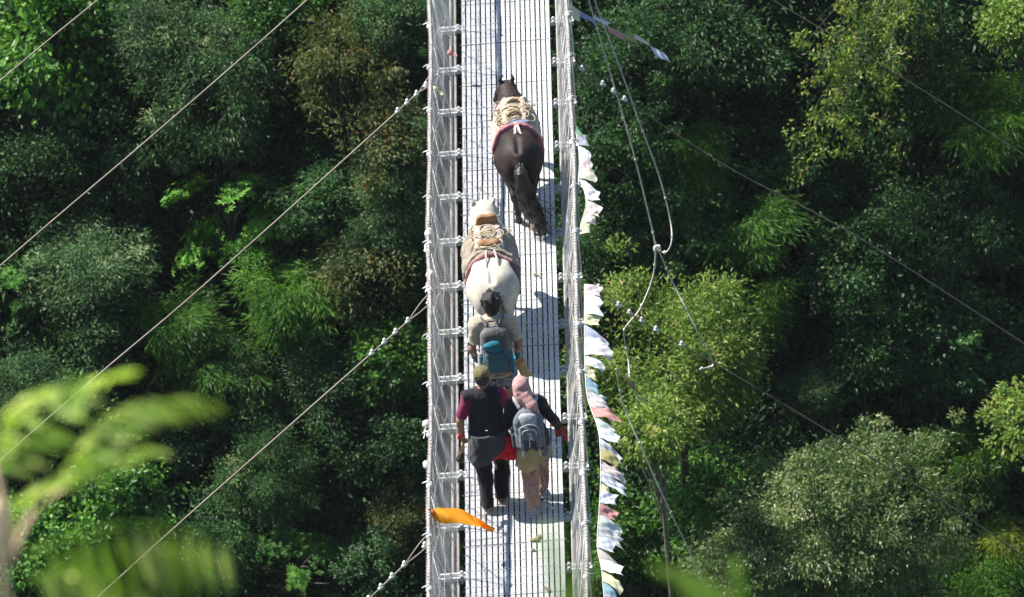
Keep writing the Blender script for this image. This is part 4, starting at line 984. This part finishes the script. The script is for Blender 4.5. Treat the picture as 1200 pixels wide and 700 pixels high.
# --- the man with the beige shirt
def man_beige():
    g = at_z(591, 512)
    o = thing('person', 'dark haired man in beige shirt and checked shorts walking behind the white pony', 'person', g, R_(2), 'people walking on the bridge'); o.scale = (.975,)*3
    J = dict(pelvis=(0, .03, .95), chest=(.0, .085, 1.27), neck=(.0, .10, 1.475), head=(.005, .15, 1.62), sl=(-.18, .075, 1.42), sr=(.185, .08, 1.42),
             el=(-.255, .03, 1.15), wl=(-.235, .17, .965), er=(.26, .03, 1.14), wr=(.235, .14, .985), hl=(-.09, .03, .92), hr=(.09, .03, .92),
             kl=(-.08, .05, .50), al=(-.08, -.08, .10), kr=(.11, .19, .50), ar=(.095, .13, .09), tl=(0, 1, -.15), tr=(.1, 1, -.1), w=1.05,
             handl=((.15, .6, -.8), (-1, 0, 0), 1, .75), handr=((-.1, .45, -.85), (1, 0, 0), -1, .8), hrot=rotm('X', R_(-12)))
    P = body(J)
    sdf('body', cat_(P, 'torso', 'neck', 'head', 'upl', 'upr', 'fol', 'for', 'hnl', 'hnr', 'thl', 'thr', 'cal', 'car'), HB, mSkin, o)
    H = np.array(J['head']); R = J['hrot']; T = lambda v: H+R@np.array(v, float)
    hp = [ell(T((0, -.014, .045)), (.106, .120, .108), .02, rot=R), ell(T((0, -.05, -.035)), (.086, .066, .075), .03, rot=R)]
    r = np.random.default_rng(5)
    for _ in range(46):
        v = nrm(r.normal(size=3)*[1, 1, .8]+[0, -.3, .5]); a = T((0, -.016, .042))+R@(v*[.092, .106, .096]); b = a+R@(v*.020+r.normal(0, .014, 3)); hp.append(cone(a, b, .022, .008, .02))
    sdf('hair', hp+[plane(T((0, .05, .0)), R@np.array([0, 1, -.75])), plane(T((0, 0, -.088)), R@np.array([0, .3, -1]))], .007, mHair, o, folds(.003, 60, 41, 1))
    sdf('shirt', grow(cat_(P, 'torso'), .018)+grow(cat_(P, 'upl', 'upr'), .022)+[cone((0, .03, 1.1), (0, .03, .93), .15, .165, .06), plane((0, 0, .86), (0, 0, -1)), plane(np.array(J['el'])+(0, 0, .07), nrm(np.array(J['el'])-J['sl'])), plane(np.array(J['er'])+(0, 0, .07), nrm(np.array(J['er'])-J['sr'])), ell((0, .12, 1.54), (.07, .08, .06), .01, 's')], HB, mBeige, o, folds(.006, 22, 42, .8))
    sdf('shorts', [cone((-.085, .03, .90), np.array(J['kl'])+(-.005, 0, .04), .112, .092, .05), cone((.085, .03, .90), np.array(J['kr'])+(.005, 0, .04), .112, .092, .05), ell((0, .02, .93), (.172, .13, .11), .05), plane((0, 0, .99), (0, 0, 1)), plane((0, 0, .545), (0, 0, -1))], HB, mPlaid, o, folds(.006, 22, 43, .4))
    for s in 'lr':
        w_ = np.array(J['w'+s]); hh = grow(hand(w_, *J['hand'+s]), .004); d = nrm(J['hand'+s][0])
        sdf('glove', hh+[cone(w_-d*.035, w_+d*.02, .038, .034, .02)], .0075, mGlove, o)
        f = np.array(J['a'+s]); sdf('sock', [cone(f+(0, -.005, .0), f+(0, -.005, .10), .042, .046, .02)], .008, mPackL, o)
        shoe('shoe', J, s, mPackB, mSole, o)
    q = Matrix.Rotation(R_(2), 3, 'Z')
    bp = thing('backpack', 'grey brown hiking pack with teal pocket and sides on the back of the shorts-wearing man', 'backpack', Vector(g)+q@Vector((.0, -.075, .90)), R_(2))
    RX = rotm('X', R_(-8))
    sdf('bag', [rbox((0, -.03, .25), (.150, .085, .245), .075, .03, RX), ell((0, -.0, .47), (.105, .075, .075), .06), rbox((0, -.04, .11), (.162, .095, .11), .07, .05, RX)], .0085, mPackB, bp, folds(.004, 20, 51, .6))
    sdf('top_pocket', [ell((-.035, -.105, .36), (.10, .045, .052), .02, rot=rotm('Y', R_(-10))), ell((-.01, -.11, .31), (.085, .035, .030), .02)], .008, mTeal, bp, folds(.003, 30, 52))
    sdf('front_pocket', [rbox((.0, -.115, .16), (.118, .045, .13), .042, .02, RX)], .0085, fabric('teal_grey_fabric', (.060, .135, .155), (.045, .105, .12)), bp, folds(.003, 26, 53))
    for s in (-1, 1): sdf('side_pocket', [rbox((s*.150, -.045, .11), (.030, .075, .125), .028, .02, RX)], .0085, mTeal, bp, folds(.003, 26, 54))
    m = MB(); m.tube(cr([(-.155, -.08, .05), (-.12, -.145, .01), (0, -.165, -.005), (.12, -.145, .01), (.165, -.08, .06), (.175, -.03, .12)], 6), .011, 6, flat=.7); m.build('base_strap', mTan, bp)
    m = MB(); strap(m, [(-.165, -.07, .26), (-.17, -.10, .14), (-.12, -.15, .005)], .024, .01); m.build('compression_strap', mStrapW, bp)
    m = MB(); m.tube(cr([(.07, -.148, .30), (.125, -.135, .22), (.13, -.135, .10), (.10, -.15, .04)], 5), .006, 5); m.tube(cr([(-.12, -.115, .30), (-.02, -.13, .285), (.09, -.125, .265)], 5), .005, 5); m.build('zip', mPackD, bp)
    for s in (-1, 1):
        m = MB(); strap(m, [(s*.065, .01, .53), (s*.105, .09, .575), (s*.125, .18, .52), (s*.135, .20, .34), (s*.14, .10, .14)], .030, .012); m.build('shoulder_strap', mPackB, bp)
    m = MB(); m.tube(cr([(-.06, .0, .54), (-.045, .0, .60), (-.0, .01, .59), (.045, .0, .60), (.06, .0, .54)], 5), .008, 6); m.build('haul_loop', mPackD, bp)
    hp_ = Vector(g)+q@Vector((.235, .18, .92))*.975; c = thing('tan_bag', 'folded tan cloth bag dangling from the gloved right hand of the beige shirted man', 'bag', hp_)
    sdf('bag', [rbox((.035, -.02, -.15), (.055, .018, .13), .016, .02, rotm('Y', R_(-18))), cone((.0, 0, .03), (.02, -.01, -.05), .02, .035, .03)], .008, mTan, c, folds(.007, 30, 61, .5))
    m = MB(); m.tube(cr([(.0, .0, .07), (.03, -.01, .02), (.045, -.02, -.05)], 4), .009, 5); m.build('cord', mWhite, c)
man_beige()

# ------------------------------------------------------------------ ponies (built facing +Y, hind hooves near the origin)
def pony_prims(hl=(0, 0, 0), hr=(0, 0, 0), neck_end=(0, 1.50, 1.18), muzzle=(0, 1.80, .92), fat=1., nk=1., ne_=None):
    f = fat; T = []
    T += [ell((0, .74, .83), (.245*f, .52, .255), .08), ell((0, .50, .84), (.25*f, .36, .25), .1), ell((0, 1.02, .84), (.21*f, .27, .28), .1),
          ell((-.10, .17, .90), (.165*f, .30, .225), .10), ell((.10, .17, .90), (.165*f, .30, .225), .10), ell((0, .16, 1.03), (.14*f, .28, .115), .12), cone((0, .45, 1.03), (0, 1.05, 1.06), .065, .075, .12),
          ell((-.105, -.02, .80), (.125*f, .16, .19), .08), ell((.105, -.02, .80), (.125*f, .16, .19), .08), cone((0, -.10, 1.0), (0, -.17, .93), .06, .045, .06)]
    T += [cone((0, .10, 1.16), (0, -.10, 1.08), .012, .012, .06, 's'), cone((-.235*f, .10, .92), (-.20*f, -.08, .60), .012, .02, .07, 's'), cone((.235*f, .10, .92), (.20*f, -.08, .60), .012, .02, .07, 's'), ell((-.15*f, .30, 1.06), (.05, .07, .04), .05), ell((.15*f, .30, 1.06), (.05, .07, .04), .05)]
    ne = np.array(neck_end); mz = np.array(muzzle)
    T += [cone((0, 1.10, .92), ne+(0, -.05, -.05), .185*nk, .105*(ne_ or nk), .14), cone((0, 1.05, 1.02), ne+(0, -.10, .02), .10*nk, .07*(ne_ or nk), .12)]
    d = nrm(mz-ne); md = ne+d*.2
    T += [cone(ne, md, .105*(1+((ne_ or 1)-1)*.6), .085, .06), cone(md, mz, .082, .055, .06), ell(ne+d*.12+(0, -.045, -.05), (.062, .10, .09), .05), cone(mz, mz+d*.05, .056, .045, .03)]
    for s in (-1, 1):
        T += [cone(ne+(s*.050*(ne_ or 1), -.03, .075), ne+(s*.078*(ne_ or 1), -.035, .150), .030, .024, .03), cone(ne+(s*.078*(ne_ or 1), -.035, .150), ne+(s*.082*(ne_ or 1), -.02, .205), .024, .006, .01),
              ell(md+(s*.075, -.05, .035), (.018, .026, .022), .015), ell(mz+d*.03+(s*.045, .01, .02), (.012, .018, .018), .008, 's')]
    for s, q in ((-1, hl), (1, hr)):
        q = np.array(q, float); st = np.array([s*.155, .28+q[1]*.25, .66+q[2]*.4]); hk = np.array([s*.125+q[0]*.6, -.10+q[1]*.7, .435+q[2]*.9]); fe = np.array([s*.118+q[0], -.045+q[1], .145+q[2]]); ho = fe+np.array([0, .045, -.085]) if q[2] < .02 else fe+np.array([0, -.055, -.075])
        T += [cone((s*.13, .12, .86), st, .165, .105, .10), cone(st, hk+(0, .03, .05), .100, .052, .06), cone(hk+(0, -.015, .03), hk+(0, .012, -.04), .048, .040, .03), cone(hk, fe, .040, .031, .03), ell(fe, (.038, .042, .042), .02), cone(fe, ho+(0, 0, .02), .033, .040, .02)]
    for s in (-1, 1):
        dy = .10*s
        T += [cone((s*.13, 1.10, .84), (s*.135, 1.02, .62), .115, .078, .10), cone((s*.135, 1.02, .62), (s*.125, 1.06+dy, .385), .072, .043, .05), ell((s*.125, 1.065+dy, .375), (.043, .046, .055), .03), cone((s*.125, 1.06+dy, .36), (s*.12, 1.04+dy*1.1, .14), .037, .030, .03), ell((s*.12, 1.04+dy*1.1, .135), (.036, .040, .040), .02), cone((s*.12, 1.04+dy*1.1, .13), (s*.12, 1.08+dy*1.1, .06), .032, .038, .02)]
    return T
def hoof(parent, p, m, lifted=False):
    if lifted: sdf('hoof', [cone(p+(0, .01, .03), p+(0, -.018, -.018), .040, .047, .01), ell(p+(0, -.050, -.045), (.030, .012, .03), .01, 's'), plane(p+(0, -.035, -.03), nrm((0, -.8, -.6)))], .0075, m, parent)
    else: sdf('hoof', [cone(p+(0, 0, .06), p+(0, .02, .0), .039, .054, .0), plane(p, (0, 0, -1))], .0075, m, parent)
def strands(name, roots, tips, mids, r0, m, parent, n, seed, spread):
    r = np.random.default_rng(seed); mb = MB()
    for _ in range(n):
        a = np.array(roots)+r.normal(0, spread[0], 3); P = [a]
        for c, s in zip(mids, spread[1:-1]): P.append(np.array(c)+r.normal(0, s, 3)*[1, .6, .6])
        t = np.array(tips)+r.normal(0, spread[-1], 3)*[1, .6, 1.2]; P.append(t)
        C = cr(P, 5); mb.tube(C, np.linspace(r0, r0*.25, len(C))*r.uniform(.7, 1.3), 4)
    return mb.build(name, m, parent)
mDarkCoat = mat('dark_brown_coat', (.036, .023, .018), .62, (.013, .009, .008), 7, bump=.25, bscale=70, spec=.3)
mTailB = mat('black_tail_hair', (.020, .016, .015), .45, (.030, .022, .018), 30, spec=.5)
mPaleHoof = mat('pale_hoof', (.52, .44, .27), .7, (.38, .31, .18), 14); mDarkHoof = mat('dark_hoof', (.05, .045, .04), .6)
mWhiteCoat = mat('cream_white_coat', (.60, .56, .46), .75, (.42, .38, .30), 7, bump=.12, bscale=80, spec=.25, sheen=.1)
mTailG = mat('grey_tail_hair', (.20, .18, .15), .6, (.10, .09, .075), 20)
mTanB = fabric('tan_grey_blanket', (.33, .275, .205), (.20, .17, .15), 11); mTrimP = fabric('rose_trim', (.40, .15, .17), (.31, .10, .125), 16); mBlk = fabric('cream_blanket', (.50, .44, .36), (.36, .25, .22), 8); mBlkG = fabric('patterned_blanket', (.32, .25, .175), (.17, .13, .11), 14); mTrimM = fabric('maroon_trim', (.26, .12, .12), (.19, .09, .10), 16)
mCoil = mat('straw_rope', (.42, .36, .26), .9, (.28, .225, .15), 20, bump=.4); mWood = mat('saddle_wood', (.33, .22, .11), .7, (.22, .14, .07), 10, bump=.3); mLeather = mat('brown_leather', (.30, .155, .065), .65, (.21, .105, .045), 9, spec=.4); mRib = fabric('cream_ribbon', (.66, .61, .48), (.56, .5, .38)); mBlueC = fabric('blue_grey_cloth', (.22, .25, .36), (.16, .18, .27)); mStrapG = fabric('grey_strap', (.40, .37, .32), (.32, .29, .25))

def pony(name, label, g, rz, prims, coat, sc):
    o = thing(name, label, 'pony', g, rz, 'ponies on the bridge'); o.scale = (sc,)*3
    sdf('body', prims, .0125, coat, o); return o
def saddle_root(g, rz, sc, label):
    o = thing('pack_saddle', label, 'pack saddle', Vector(g)+Vector((-.72*sc*math.sin(rz), .72*sc*math.cos(rz), 1.08*sc)), rz, 'pack saddles on the ponies'); o.scale = (sc,)*3
    return o
OFF = np.array([0, .72, 1.08])
def sh(prims): return [('c', p[1]-OFF, p[2]-OFF) + p[3:] if p[0] == 'c' else (p[0], p[1]-OFF) + p[2:] for p in prims]
def blanket(name, y0, y1, zlow, d, m, parent, seed, wide=.0, slant=0., thin=False):
    T = [ell((0, .74, .83), (.245+d+wide, .56, .255+d), .06), ell((0, .50, .84), (.25+d+wide, .42, .25+d), .08), ell((0, 1.0, .86), (.235+d+wide, .34, .28+d), .1), cone((0, .40, 1.03), (0, 1.05, 1.06), .075+d, .085+d, .12),
         ell((0, .36, .93), (.24+d, .30, .20+d), .08),
         ell((-.235-d*.5-wide, .62, .74), (.05, .46, .20), .06), ell((.235+d*.5+wide, .62, .74), (.05, .46, .20), .06)]
    return sdf(name, sh(T+[plane((0, y0, 1.08), nrm((0, -1, slant))), plane((0, y1, 1.08), nrm((0, 1, -slant if thin else 0))), plane((0, 0, zlow), (0, 0, -1))]), .0125, m, parent, folds(.006, 16, seed, .7))
def curve_on(P, r, m, parent, name, n=6):
    mb = MB()
    for q in P: mb.tube(cr(np.array(q)-OFF, 6), r, n)
    return mb.build(name, m, parent)

def dark_pony():
    g = at_z(616, 266); rz = R_(2.5); sc = .95
    hr = (-.02, -.075, .03); hl = (.045, .12, 0)
    o = pony('dark_pony', 'dark brown pony with a long black tail swinging right, leading the way', g, rz, pony_prims(hl, hr, (-.05, 1.43, 1.10), (-.17, 1.68, .83), fat=.88, nk=1.12), mDarkCoat, sc)
    fe = np.array([.118+hr[0], -.045+hr[1], .145+hr[2]]); hoof(o, fe+(0, -.055, -.075), mPaleHoof, True)
    hoof(o, np.array([-.118+hl[0], -.0+hl[1], .0]), mDarkHoof)
    for s in (-1, 1): hoof(o, np.array([s*.12, 1.08+.11*s, .0]), mDarkHoof)
    sdf('tail', chain([(0, -.15, .96), (.0, -.23, .86), (.025, -.26, .66), (.07, -.26, .46), (.12, -.27, .30), (.17, -.28, .20)], [.042, .068, .096, .104, .092, .055], .05), .011, mTailB, o, folds(.010, 45, 71, .12))
    t = strands('tail_hair', (0, -.16, .95), (.20, -.29, .10), [(.0, -.25, .84), (.035, -.28, .60), (.11, -.29, .36)], .009, mTailB, o, 120, 72, [.02, .036, .056, .07, .08])
    strands('mane', (-.01, 1.10, 1.13), (-.12, 1.38, .96), [(-.05, 1.18, 1.15), (-.10, 1.28, 1.07)], .012, mTailB, o, 45, 73, [.03, .03, .03, .03])
    s = saddle_root(g, rz, sc, 'rope bundled pack saddle over a rose edged blanket on the dark pony')
    b = blanket('blanket', .40, 1.16, .70, .022, mBlk, s, 81, wide=.0, slant=.1)
    blanket('trim', .385, .445, .685, .040, mTrimP, b, 81, wide=.002, slant=.1, thin=True)
    blanket('trim', 1.125, 1.175, .80, .036, mTrimP, b, 81)
    sdf('pad', sh([cone((-.10, .56, 1.12), (-.10, 1.02, 1.13), .06, .06, .05), cone((.10, .56, 1.12), (.10, 1.02, 1.13), .06, .06, .05), cone((-.19, .60, 1.0), (-.19, 1.0, 1.0), .05, .05, .05), cone((.19, .60, 1.0), (.19, 1.0, 1.0), .05, .05, .05)]), .011, fabric('straw_pad', (.47, .40, .30), (.34, .27, .19), 12), s, folds(.009, 30, 82, .8))
    curve_on([[(-.20, y, 1.0), (-.10, y+.01, 1.15), (0, y, 1.235), (.10, y-.01, 1.15), (.20, y, 1.0)] for y in (.62, .92)], .018, mWood, s, 'frame', 7)
    r = np.random.default_rng(83); C = []
    for k in range(20):
        c = np.array([r.normal(0, .10), r.uniform(.56, .98), 1.17+.02*r.random()]); a = r.uniform(.05, .09)
        C.append([c+np.array([a*1.3*math.cos(t), a*math.sin(t), .02*math.sin(2*t+k)-.35*abs(c[0])+.0]) for t in np.linspace(0, 6.2, 10)])
    for k in range(15):
        y = r.uniform(.52, 1.0); C.append([(-.25, y+r.normal(0, .05), .92), (-.13, y+r.normal(0, .05), 1.13), (0, y, 1.20), (.13, y+r.normal(0, .05), 1.13), (.25, y+r.normal(0, .05), .92)])
    curve_on(C, .0085, mCoil, s, 'rope')
    sdf('bundle', sh([ell((.04, .50, 1.14), (.13, .06, .035), .02)]), .009, mBlueC, s, folds(.006, 30, 84)); sdf('bundle', sh([ell((-.06, 1.0, 1.17), (.07, .06, .03), .02)]), .009, mWhite, s, folds(.004, 30, 85))
    for x, tl in ((-.0, (-.035, -.05, 1.045)), (.02, (.075, .02, 1.065))):
        t = np.array(tl); sdf('crupper_ribbon', sh([cone((x, .44, 1.165), (x*.5+t[0]*.5, .22, 1.150), .014, .016, .01), cone((x*.5+t[0]*.5, .22, 1.150), t, .016, .014, .01), cone(t, t+(.0, -.055, -.02), .020, .028, .01)]), .008, mRib, s, folds(.004, 50, 85, 1))
def white_pony():
    g = at_z(586, 422); rz = R_(2.); sc = .97
    o = pony('white_pony', 'cream white pony with a grey tail walking in front of the beige shirted man', g, rz, pony_prims((0, .1, 0), (0, -.04, 0), (-.02, 1.38, 1.15), (-.03, 1.63, .85), fat=1.03, nk=1.2, ne_=1.5), mWhiteCoat, sc)
    hoof(o, np.array([-.118, .1, 0.]), mPaleHoof); hoof(o, np.array([.118, -.04, 0.]), mPaleHoof)
    for s in (-1, 1): hoof(o, np.array([s*.12, 1.08+.11*s, .0]), mPaleHoof)
    sdf('tail', chain([(0.02, -.15, .96), (.045, -.22, .86), (.085, -.25, .66), (.10, -.25, .46), (.11, -.25, .30)], [.036, .050, .060, .062, .035], .05), .011, mTailG, o, folds(.010, 45, 91, .12))
    strands('tail_hair', (.02, -.15, .95), (.12, -.26, .24), [(.05, -.24, .84), (.09, -.27, .60), (.105, -.27, .42)], .009, mTailG, o, 40, 92, [.02, .03, .04, .045, .04])
    strands('mane', (.0, 1.10, 1.13), (.10, 1.34, 1.06), [(.03, 1.16, 1.17), (.08, 1.26, 1.15)], .012, mWhiteCoat, o, 40, 93, [.03, .03, .03, .03])
    s = saddle_root(g, rz, sc, 'brown leather seated pack saddle over a patterned blanket on the white pony')
    b = blanket('blanket', .34, 1.10, .68, .030, mBlkG, s, 94, wide=.02, slant=.15)
    blanket('trim', .325, .375, .665, .046, mTrimM, b, 94, wide=.022, slant=.15, thin=True)
    blanket('upper_blanket', .44, 1.04, .86, .046, mTanB, s, 95, wide=.02, slant=.1)
    sdf('pad', sh([cone((-.11, .56, 1.15), (-.11, 1.02, 1.15), .055, .055, .05), cone((.11, .56, 1.15), (.11, 1.02, 1.15), .055, .055, .05)]), .011, mBlk, s, folds(.007, 30, 96, .8))
    sdf('pommel', sh([cone((-.115, 1.00, 1.14), (-.06, 1.02, 1.26), .045, .05, .05), cone((.115, 1.00, 1.14), (.06, 1.02, 1.26), .045, .05, .05), cone((-.06, 1.02, 1.26), (.06, 1.02, 1.26), .05, .05, .04), plane((0, 1.065, 0), (0, 1, 0)), plane((0, .985, 0), (0, -1, 0))]), .010, mLeather, s)
    sdf('cantle', sh([cone((-.15, .62, 1.13), (-.08, .58, 1.185), .04, .045, .05), cone((.15, .62, 1.13), (.08, .58, 1.185), .04, .045, .05), cone((-.08, .58, 1.185), (.08, .58, 1.185), .05, .05, .04)]), .010, mLeather, s)
    r = np.random.default_rng(97); C = []
    for k in range(20):
        y = r.uniform(.5, 1.0); C.append([(-.28, y+r.normal(0, .06), .90), (-.17, y+r.normal(0, .06), 1.13), (0, y+r.normal(0, .04), 1.215), (.17, y+r.normal(0, .06), 1.13), (.28, y+r.normal(0, .06), .90)])
    for k in range(10):
        c = np.array([r.normal(0, .08), r.uniform(.68, .92), 1.215]); a = r.uniform(.05, .08)
        C.append([c+np.array([a*1.3*math.cos(t), a*math.sin(t), .012*math.sin(2*t+k)-.3*abs(c[0])]) for t in np.linspace(0, 6.2, 10)])
    curve_on(C, .0085, mCoil, s, 'rope')
    for x, t in ((-.035, (-.055, -.02, 1.085)), (.055, (.105, -.0, 1.06))):
        m = MB(); strap(m, np.array([(x, .42, 1.20), (x*.5+t[0]*.5, .20, 1.190), t])-OFF, .013, .008); m.build('crupper_strap', mStrapG, s)
dark_pony(); white_pony()
# ------------------------------------------------------------------ growth on the near bank, close to the camera and far out of focus
mFrond = leafmat('sapling_leaf', [(0, (.27, .44, .07)), (.5, (.41, .60, .12)), (1, (.56, .66, .22))], rough=.5, trans=.65, objvar=.05)
mStem = mat('sapling_stem', (.80, .56, .39), .8, (.68, .46, .31), 20)
DN = 10.2
def frond(parent, base, pts, n, L, W, seed, droop=.2, both=True, updir=None):
    """a feather leaf: midrib through the points, leaflets in pairs"""
    r = np.random.default_rng(seed); C = cr(np.array(pts)-base, 10); mb = MB(); mb.tube(C, np.linspace(.0032, .0012, len(C)), 5); rib = mb.build('frond', mFrond, parent)
    Ls = np.concatenate([[0], np.cumsum(np.linalg.norm(np.diff(C, axis=0), axis=1))]); P = []; D = []; N = []; T = []
    for k in range(n):
        s = Ls[-1]*(.10+.9*k/(n-1)); p = np.array([np.interp(s, Ls, C[:, i]) for i in range(3)]); q = np.array([np.interp(min(s+.01, Ls[-1]), Ls, C[:, i]) for i in range(3)])-np.array([np.interp(s-.01, Ls, C[:, i]) for i in range(3)])
        q /= np.linalg.norm(q); sdv = np.cross(q, -FW*.6+UP*.8); sdv /= np.linalg.norm(sdv); up = np.cross(sdv, q)
        for sg in ((-1, 1) if both else (1,)):
            d = sdv*sg*.9+q*.45+np.array([0, 0, -droop])+r.normal(0, .07, 3)
            P.append(p); D.append(d); N.append(up+r.normal(0, .2, 3)); T.append(r.random())
    f = math.sin
    k = np.arange(len(P))/len(P); Lk = L*(.55+.45*np.sin(PI*(k*.85+.12)))
    me = leaves('leaflets', np.array(P), np.array(D), np.array(N), Lk, W, None, seed, tint=np.array(T))
    link('leaflets', me, rib, [mFrond])
def sapling():
    b0 = at_d(18, 700, DN); base = np.array([b0[0]-.2, b0[1]+.2, 0.]); base[2] = float(terr(base[0], base[1]))
    o = thing('feathery_sapling', 'out of focus sapling with yellow green feathery fronds close by at lower left', 'sapling', base)
    A = lambda x, y, d=DN: at_d(x, y, d)
    m = MB(); st = [base, base*.5+(A(20, 800))*.5+np.array([.1, 0, .1]), A(14, 740), A(14, 660), A(6, 600), A(-6, 545), A(-14, 470)]
    m.tube(cr(np.array(st)-base, 8), np.linspace(.0062, .0035, 49), 7)
    m.tube(cr(np.array([A(14, 655), A(30, 615), A(55, 585), A(95, 562)])-base, 8), np.linspace(.004, .0022, 25), 6)
    m.build('stem', mStem, o)
    F = [([(-8, 560), (40, 510), (85, 462), (132, 440)], 9, .06, .020), ([(-5, 545), (20, 480), (60, 455), (95, 470)], 8, .05, .018), ([(85, 570), (120, 515), (170, 478), (243, 471)], 12, .05, .019), ([(95, 562), (130, 535), (160, 528), (178, 532)], 8, .04, .016),
         ([(-10, 600), (40, 580), (70, 560), (90, 530)], 8, .05, .018)]
    for k, (p, n, L, W) in enumerate(F): frond(o, base, [A(x, y, DN+.12*math.sin(k*2+i)) for i, (x, y) in enumerate(p)], n, L, W, 300+k)
    frond(o, base, [A(x, y) for x, y in [(35, 650), (85, 627), (165, 615), (258, 632)]], 11, .115, .017, 310, droop=2.0, both=False)
    frond(o, base, [A(x, y) for x, y in [(30, 680), (90, 668), (150, 690), (200, 740)]], 9, .07, .018, 311, droop=.9)
    frond(o, base, [A(x, y) for x, y in [(8, 640), (-20, 600), (-45, 590)]], 12, .06, .018, 312, droop=.3)
sapling()
def near_shoot(label, tip, root_px, d, lw, seed, bend=.05):
    b = at_d(*root_px, d); base = np.array([b[0]+.1, b[1]+.3, 0]); base[2] = float(terr(base[0], base[1]))
    o = thing('grass_shoot', label, 'grass shoot', base, 0, 'blurred shoots at the bottom edge')
    m = MB(); m.tube(cr(np.array([base, base*.45+b*.55+np.array([.05, .1, 0]), b, at_d(root_px[0], root_px[1]-25, d)])-base, 8), np.linspace(.012, .004, 25), 6); m.build('stem', mFrond, o)
    for k, (x0, y0, x1, y1) in enumerate(tip):
        P = cr(np.array([at_d(x0, y0, d), at_d((x0+x1)/2, (y0+y1)/2-10, d), at_d(x1, y1, d)])-base, 10); n = len(P); G_ = np.zeros((n, 3, 3))
        for i in range(n):
            t = i/(n-1); s = np.cross(np.gradient(P, axis=0)[i], FW); s /= np.linalg.norm(s); w_ = lw*math.sin(PI*(.08+.9*t))**.7
            for j in (-1, 0, 1): G_[i, j+1] = P[i]+s*j*w_+FW*abs(j)*w_*.3
        mb = MB(); mb.sheet(G_); mb.build('blade', mFrond, o)
near_shoot('blurred pale green blade crossing the right handrail at the bottom edge', [(668, 760, 704, 634), (660, 765, 684, 668)], (672, 790), 5.6, .0020, 1)
near_shoot('blurred bright green blade at the bottom edge below the slender bare trunk', [(880, 730, 760, 664), (850, 735, 795, 690)], (880, 790), 8.5, .010, 2)
